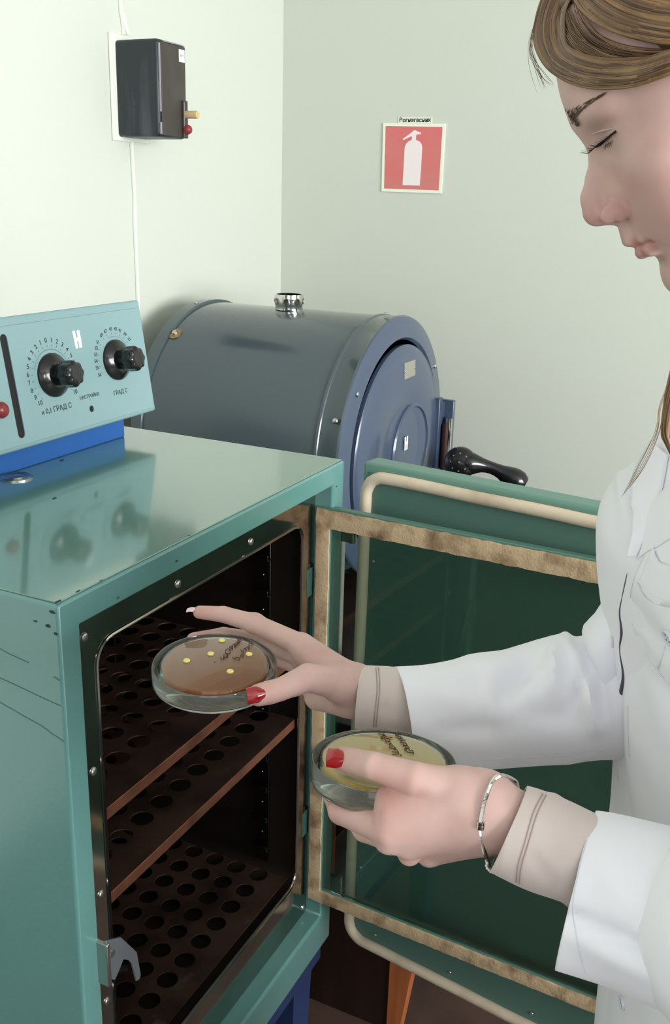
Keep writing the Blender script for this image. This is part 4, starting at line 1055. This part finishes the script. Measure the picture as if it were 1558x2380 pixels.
hdN = [(1100,.055),(1200,.080),(1300,.100),(1500,.112),(2000,.11),(2400,.12),(3100,.15)]
depN = [(1100,.630),(1300,.632),(1700,.672),(2300,.735),(3100,.88)]
nr_o, T_near = loft(body_rings(nearp, depN, 0, hwN, hd=hdN, sup=2.5), 'near_front_panel', M_coat, coat, caps=(True, True), folds=[(1520,1560,1558,1720,26,.004),(1500,1420,1480,1600,20,-.003),(1470,1760,1500,1880,16,-.003),(1475,1330,1530,1400,30,.003)])
def seam(tree, pts, name='stitching', r=.00028, m=None, lift=.0003):
    pp = [onto(tree, x, y, lift)[0] for x, y in [tuple(v)[:2] for v in catmull([(x,y,0) for x,y in pts], 8)]]
    pp = [p for p in pp if p is not None]
    if len(pp) > 2: return tube(name, pp, r, m or M_stitch, coat, n=5)
seam(T_near, [(1500,1290),(1475,1345),(1466,1395),(1469,1440),(1486,1490),(1510,1530),(1530,1560),(1556,1590)])
seam(T_near, [(1524,1272),(1500,1286),(1485,1300)])
seam(T_near, [(1461,1640),(1461,1700),(1464,1760)])
seam(T_near, [(1548,1500),(1536,1540),(1530,1555),(1545,1572)], r=.0006)
seam(T_near, [(1558,1252),(1540,1264),(1524,1274)])
seam(T_sln, [(1384,1890),(1368,1940),(1350,2000),(1338,2060),(1332,2110),(1338,2160),(1352,2225),(1365,2260)])
seam(T_slf, [(1020,1776),(1120,1766),(1250,1757),(1350,1752),(1400,1745)])
# pocket mouth: a lip of cloth standing off the near panel
def patch(pts, tree, name, m, lift0, lift1, parent, rows=5):
    """strip between a lower curve lying on the cloth and an upper curve lifted off it"""
    a = catmull([(x,y,0) for x,y in pts[0]], 8); b = catmull([(x,y,0) for x,y in pts[1]], 8); n = min(len(a), len(b)); bm = bmesh.new(); G_ = []
    for i in range(n):
        row = []
        for j in range(rows+1):
            t = j/rows; x = a[i].x*(1-t)+b[i].x*t; y = a[i].y*(1-t)+b[i].y*t; l_ = lift0*(1-t)+lift1*t*t
            q, nn = onto(tree, x, y, l_)
            if q is None: q = G_[-1][j].co.copy() if G_ else P(x,y,.6)
            row.append(bm.verts.new(q))
        G_.append(row)
    for A, B in zip(G_, G_[1:]):
        for j in range(rows): bm.faces.new((A[j], A[j+1], B[j+1], B[j]))
    o = finish(bm, name, m, parent, auto=80); s = o.modifiers.new('cloth_thickness', 'SOLIDIFY'); s.thickness = .0012; s.offset = 1
    return o
patch([[(1482,1355),(1505,1392),(1556,1412),(1660,1416)],[(1524,1276),(1532,1298),(1554,1314),(1660,1330)]], T_near, 'chest_pocket', M_coat, .0001, .0028, coat)
# lapel of the far front, rolled over
patch([[(1474,1300),(1480,1240),(1478,1190),(1484,1130),(1503,1080),(1530,1035)],[(1480,1294),(1504,1246),(1519,1216),(1528,1172),(1540,1146),(1556,1060)]], T_far, 'lapel', M_coat, .006, .0005, coat)
def button(cx, cy, r, tree):
    c, n = onto(tree, cx, cy, .0002)
    if c is None: return
    b = empty('button', c); b.parent = coat
    lathe('button_disc', [(r,0),(r,.0016),(r*.93,.0024),(r*.80,.0022),(r*.74,.0014),(.0003,.0014)], c, n, mat('white_plastic_button', (214,218,226), .3), b, n=40)
    u, v, a = frame_of(n); bm = bmesh.new()
    for sx, sy in ((1,1),(1,-1),(-1,1),(-1,-1)): add_lathe(bm, [(.0008,.00142),(.0008,.0016)], c+(u*sx+v*sy)*.0018, n, 8)
    finish(bm, 'button_hole', mat('button_hole_grey', (120,122,132), .6), b)
button(1557,1482,.0056,T_near); button(1449,2330,.0052,T_near)
for yy in (1490, 1800):   # buttonholes in the far edge
    seam(T_far, [(1425 if yy<1700 else 1436, yy-12),(1426 if yy<1700 else 1437, yy),(1426 if yy<1700 else 1437, yy+14)], 'buttonhole', .0012)
gp_ = [(1552,1158),(1524,1200),(1500,1240),(1478,1284),(1458,1335),(1446,1390),(1441,1424),(1446,1468),(1441,1511),(1450,1569),(1444,1617),(1438,1690)]  # dark strip standing in for the shade between the two coat panels
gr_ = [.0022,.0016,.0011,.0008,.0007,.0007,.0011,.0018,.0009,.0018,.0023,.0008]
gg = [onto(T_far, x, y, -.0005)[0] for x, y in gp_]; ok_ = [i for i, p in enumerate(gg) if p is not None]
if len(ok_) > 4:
    cc_ = catmull([gg[i] for i in ok_], 6); tube('panel_gap_shade', cc_, list(np.interp(np.linspace(0, len(ok_)-1, len(cc_)), range(len(ok_)), [gr_[i] for i in ok_])), mat('painted_gap_shade', (84,78,92), .9), coat, n=8)
# shirt cuffs of the beige top
rg = tube_rings([(834,1619,.799,73,.027),(860,1622,.798,75,.029),(930,1632,.795,80,.031),(1000,1640,.795,82,.032)], n=56, sub=8)
cf, T_cf = loft(rg, 'shirt_cuff', M_shirt, person, thick=.0012, folds=[(850,1560,900,1660,14,-.001),(900,1560,925,1680,12,.0012),(870,1640,925,1655,6,-.001)])
rg = tube_rings([(1182,1925,.603,106,.029,-.003),(1215,1938,.601,110,.031,-.004),(1270,1962,.598,112,.032,-.004),(1340,1990,.595,108,.032),(1420,2030,.590,106,.032)], n=64, sub=8)
cn, T_cn = loft(rg, 'shirt_cuff', M_shirt, person, thick=.0012, folds=[(1290,1850,1310,1960,14,.002),(1240,1990,1290,2060,14,-.0018),(1195,1850,1165,2020,9,.0006)])
def pseam(tree, pts, r=.0004):
    pp = [onto(tree, x, y, .0002)[0] for x, y in [tuple(v)[:2] for v in catmull([(x,y,0) for x,y in pts], 8)]]
    pp = [p for p in pp if p is not None]
    if len(pp) > 2: tube('cuff_stitching', pp, r, mat('beige_thread', (168,150,142), .9), tree_parent[tree_i], n=5)
for tree_i, (tr, ls) in enumerate(((T_cf, [[(874,1552),(877,1600),(872,1650),(868,1690)],[(880,1552),(883,1600),(878,1650),(874,1690)]]), (T_cn, [[(1262,1845),(1240,1890),(1220,1960),(1205,2010),(1200,2050)],[(1270,1848),(1248,1895),(1228,1962),(1213,2012),(1207,2054)]]))):
    tree_parent = (cf, cn)
    for l_ in ls: pseam(tr, l_)
# blouse seen between collar and coat
loft(poly_rings([(tw(-.03,0,1.30),.074),(NB.lerp(tw(-.03,0,1.36),.7),.060),(NB.lerp(tw(-.03,0,1.36),.45),.056)], n=48), 'blouse', mat('pale_blouse', (206,200,212), .9), person, caps=(True, False))
# trousers and shoes, below the picture
for s in (1,-1):
    loft(poly_rings([(tw(-.06,.078*s,.80),.074),(tw(-.01,.09*s,.47),.068),(tw(-.02,.09*s,.07),.060)], n=36), 'trouser_leg', mat('dark_trousers%d' % s, (40,42,52), .9), person, caps=(True, True))
    bm = bmesh.new(); add_tube(bm, [tw(-.075,.09*s,.035), tw(-.03,.09*s,.042), tw(.05,.095*s,.038), tw(.13,.10*s,.030), tw(.165,.10*s,.024)], [.028,.041,.038,.030,.014], 20)
    for v in bm.verts: v.co.z = max(v.co.z, .001)
    finish(bm, 'shoe', M_black, person)
# ---------------------------------------------------- bracelet
bl = empty('bracelet', P(1130,1900,.60)); bl.parent = person
pts = catmull([P(*q) for q in [(1190,1811,.612),(1166,1803,.598),(1147,1814,.5885),(1131,1850,.5815),(1121,1890,.580),(1117,1925,.583),(1122,1960,.590),(1132,1995,.600),(1141,2025,.612),(1168,2020,.636),(1195,1950,.646),(1205,1870,.640),(1202,1825,.626)]], 26, True)
bm = bmesh.new(); add_tube(bm, pts, [.00115 + (.00035 if i % 2 else 0) for i in range(len(pts))], 8, True); finish(bm, 'snake_chain', M_chrome, bl, auto=20)
for i, (x, y, d) in enumerate([(1118,1912,.5818),(1117,1921,.5822)]): lathe('clasp_ring', [(.0013,-.0012),(.0026,-.0012),(.0026,.0012),(.0013,.0012)], P(x,y,d), P(1121,1890,.580)-P(1117,1925,.583), M_chrome, bl, n=16)
bm = bmesh.new()
for x, y in ((1133,2006),(1131,2012),(1133,2018),(1137,2022),(1141,2026)): bmesh.ops.create_uvsphere(bm, u_segments=10, v_segments=6, radius=.0009, matrix=Matrix.Translation(P(x,y,.598)))
finish(bm, 'bead_charm', M_white, bl)
# ---------------------------------------------------- hair
def hairmat(name, c1_, c2_):
    return mat(name, c1_, .42, var=[(c2_, 60, .35, .7, (1,1,1))], spec=.6)
HM = [hairmat('hair_brown', (124,94,68), (98,72,50)), hairmat('hair_blond', (152,118,80), (126,96,66)), hairmat('hair_dark', (90,66,46), (72,52,38))]
hair = empty('hair', h3(-60,80,0)); hair.parent = person
random.seed(11)
def strands(Apath, Bpath, n, name, r0=.00055, jit=2.0, tip=.4, seg=5, bulge=.004, hug=.0022):
    """strands between two guide paths (px, py, depth)"""
    bms = [bmesh.new() for _ in HM]
    for s in range(n):
        t = random.random(); ph = random.random()*6; amp = random.uniform(0, jit); off = random.uniform(-.0015, .0015)
        pts = []
        for i, (A, B) in enumerate(zip(Apath, Bpath)):
            e = .5-.5*math.cos(PI*t) if True else t
            x = A[0]*(1-t)+B[0]*t + amp*math.sin(ph+i*1.3); y = A[1]*(1-t)+B[1]*t + amp*math.cos(ph*1.7+i*1.1)
            d = A[2]*(1-t)+B[2]*t - bulge*math.sin(PI*t) + off
            if hug:
                q_, n__ = onto(BT, x, y)
                if q_ is not None: d = min(d, (q_-CAMO).dot(Vector(R[2])) - hug - abs(off)*2.5)
            pts.append(P(x, y, d))
        c = catmull(pts, seg); m_ = len(c)
        rad = [r0*min(1, .12+6*(1-i/(m_-1)))*(.35+.65*math.sin(PI*min(1, .12+.88*(1-i/(m_-1)*(1-tip*.5))))) for i in range(m_)]
        clump = int((math.sin(t*23)+math.sin(t*57+1)*.7+random.uniform(-.8,.8)) > .35) 
        add_tube(bms[1 if clump else (0 if random.random() < .72 else 2)], c, rad, 5)
    for bm, m_ in zip(bms, HM):
        o = finish(bm, name, m_, hair, auto=180); o['kind'] = 'stuff'
outer = [(1300,-70,.600),(1262,-10,.598),(1243,55,.594),(1244,105,.588),(1268,152,.578),(1308,183,.565),(1358,201,.550),(1420,206,.536),(1485,198,.520),(1560,172,.508),(1660,130,.500),(1760,60,.498)]
innr = [(1350,-80,.588),(1334,-20,.582),(1314,28,.574),(1313,72,.568),(1320,104,.560),(1358,126,.548),(1408,137,.537),(1462,138,.524),(1512,132,.515),(1562,116,.505),(1660,90,.500),(1760,30,.505)]
strands(outer, innr, 800, 'fringe', r0=.0007)
topA = [(1330,-60,.585),(1330,-20,.573),(1352,22,.557),(1400,58,.539),(1466,84,.522),(1562,100,.505),(1660,85,.508),(1760,30,.505)]
topB = [(1440,-160,.565),(1460,-110,.545),(1490,-80,.527),(1530,-60,.514),(1580,-50,.504),(1650,-50,.497),(1700,-55,.508),(1790,-60,.505)]
strands(topA, topB, 900, 'crown_hair', r0=.0009, bulge=.006)
spA = [(1300,40,.585),(1315,80,.570),(1345,115,.556),(1400,140,.543),(1470,148,.530),(1560,135,.517)]
spB = [(1345,0,.578),(1365,45,.563),(1400,80,.549),(1450,105,.537),(1510,115,.527),(1565,115,.517)]
strands(spA, spB, 70, 'thin_forehead_hair', r0=.00028, jit=5)
strands([(1268,-20,.597),(1248,40,.595),(1232,95,.594),(1235,150,.592),(1250,215,.590)], [(1262,20,.597),(1240,80,.594),(1240,130,.590),(1268,175,.585),(1290,195,.58)], 12, 'flyaway_hair', r0=.00012, jit=7)
strands([(1640,560,.505),(1585,760,.520),(1553,890,.532),(1543,950,.540),(1539,1005,.546),(1548,1030,.552),(1570,1080,.556)], [(1700,560,.505),(1640,760,.518),(1592,890,.530),(1572,950,.538),(1562,1000,.546),(1566,1032,.552),(1580,1080,.556)], 160, 'loose_lock', r0=.0006)
strands([(1560,870,.55),(1530,940,.56),(1520,1000,.575),(1480,1080,.60),(1455,1140,.62)], [(1562,880,.55),(1545,950,.56),(1535,1010,.572),(1500,1090,.60),(1440,1160,.62)], 7, 'flyaway_hair', r0=.00016, jit=3)
def hair_cap():
    lo, hi = bounds([h3(-195,130,85), h3(15,-60,85), h3(-195,-120,-85), h3(15,120,-85)], .014)
    fd = Field(lo, hi, .003)
    fd.ell(h3(-92,30,0), A3, [.0965,.0885,.0785], .004); fd.ell(h3(-130,0,0), A3, [.062,.085,.070], .02)
    fd.ell(h3(-196,5,0), A3, [.036,.038,.036], .012)
    fd.ell(h3(8,-20,0), A3, [.074,.105,.110], .010, 's'); fd.ell(h3(2,30,0), A3, [.040,.055,.075], .008, 's'); fd.ell(h3(-60,-60,0), A3, [.05,.075,.12], .01, 's')
    V, Q = fd.mesh(); me = bpy.data.meshes.new('scalp_hair'); me.from_pydata(V.tolist(), [], Q.tolist()); me.materials.append(HM[0])
    for p in me.polygons: p.use_smooth = True
    o = bpy.data.objects.new('scalp_hair', me); C.objects.link(o); o.parent = hair
hair_cap()
# brow: short overlapping hairs lying on the skin
bm = bmesh.new()
for i in range(120):
    t = random.random(); px = 1311+(1402-1311)*t; py = np.interp(px, [1308,1320,1340,1365,1385,1402], [268,272,262,243,230,221]) + random.uniform(-1,1)*np.interp(px, [1308,1330,1365,1402], [14,13,5,2])
    L = random.uniform(9,16); ang = np.interp(px, [1308,1330,1402], [-75,-48,-28]); 
    q0, n0 = onto(BT, px, py, .0002); q1, n1_ = onto(BT, px+L*math.cos(math.radians(ang)), py+L*math.sin(math.radians(ang)), .0006)
    if q0 is None or q1 is None or (q1-q0).length > .012: continue
    add_tube(bm, [q0, (q0+q1)/2+n0*.0004, q1], [.00025,.0002,.00006], 4)
for i in range(80):
    px = random.uniform(1311,1346); py = 264+(px-1311)*.72+random.uniform(-1,1)*np.interp(px,[1311,1325,1346],[9,11,6])
    q0, n0 = onto(BT, px, py, .0003); q1, n1_ = onto(BT, px+random.uniform(3,8), py-random.uniform(5,12), .0008)
    if q0 is None or q1 is None or (q1-q0).length > .010: continue
    add_tube(bm, [q0, (q0+q1)/2+n0*.0004, q1], [.00022,.00018,.00006], 4)
o = finish(bm, 'eyebrow', mat('brow_brown', (98,76,60), .6), person); o['kind'] = 'stuff'
M_lash = mat('black_mascara', (14,11,11), .5)
bm = bmesh.new()
for i in range(34):
    t = i/33; bx = 1431-(1431-1384)*t; by = 307+(341-307)*t**1.1
    q0, n0 = onto(BT, bx, by, .0001)
    if q0 is None: continue
    dep = (q0-CAMO).dot(Vector(R[2])); k = (.30+.75*t)*random.uniform(.8,1.1); j_ = random.uniform(-3,3)
    e = P(bx-36*k, by+(17-5*t)*k+j_, dep-.003*(1-t)+.001); mid_ = P(bx-17*k, by+15*k+j_*.4, dep-.003)
    add_tube(bm, catmull([q0, mid_, e], 4), [.00024*(1-j/9*.9) for j in range(9)], 4)
pl = [onto(BT, x, y, .0002)[0] for x, y in [(1433,305),(1420,315),(1408,326),(1396,336),(1386,341)]]; pl = [p for p in pl if p is not None]
if len(pl) > 2: add_tube(bm, catmull(pl, 4), .0007, 6)
for i in range(9):
    t = i/8; q0, n0 = onto(BT, 1424-17*t, 327+10*t+random.uniform(-1,1), .0001)
    if q0 is None: continue
    dep = (q0-CAMO).dot(Vector(R[2])); add_tube(bm, [q0, P(1421-17*t+random.uniform(-3,1), 338+14*t+random.uniform(-2,4), dep-.0008)], [.00014,.00005], 4)
o = finish(bm, 'eyelashes', M_lash, person); o['kind'] = 'stuff'
fold = [onto(BT, x, y, -.0002)[0] for x, y in [(1374,315),(1385,309),(1397,305),(1410,302),(1420,300),(1430,300)]]; fold = [p for p in fold if p is not None]
if len(fold) > 3: tube('eyelid_fold', catmull(fold, 5), [.0009*math.sin(PI*(.08+.84*i/(len(catmull(fold,5))-1))) for i in range(len(catmull(fold, 5)))], M_skin, person, n=8)
fix_parents()
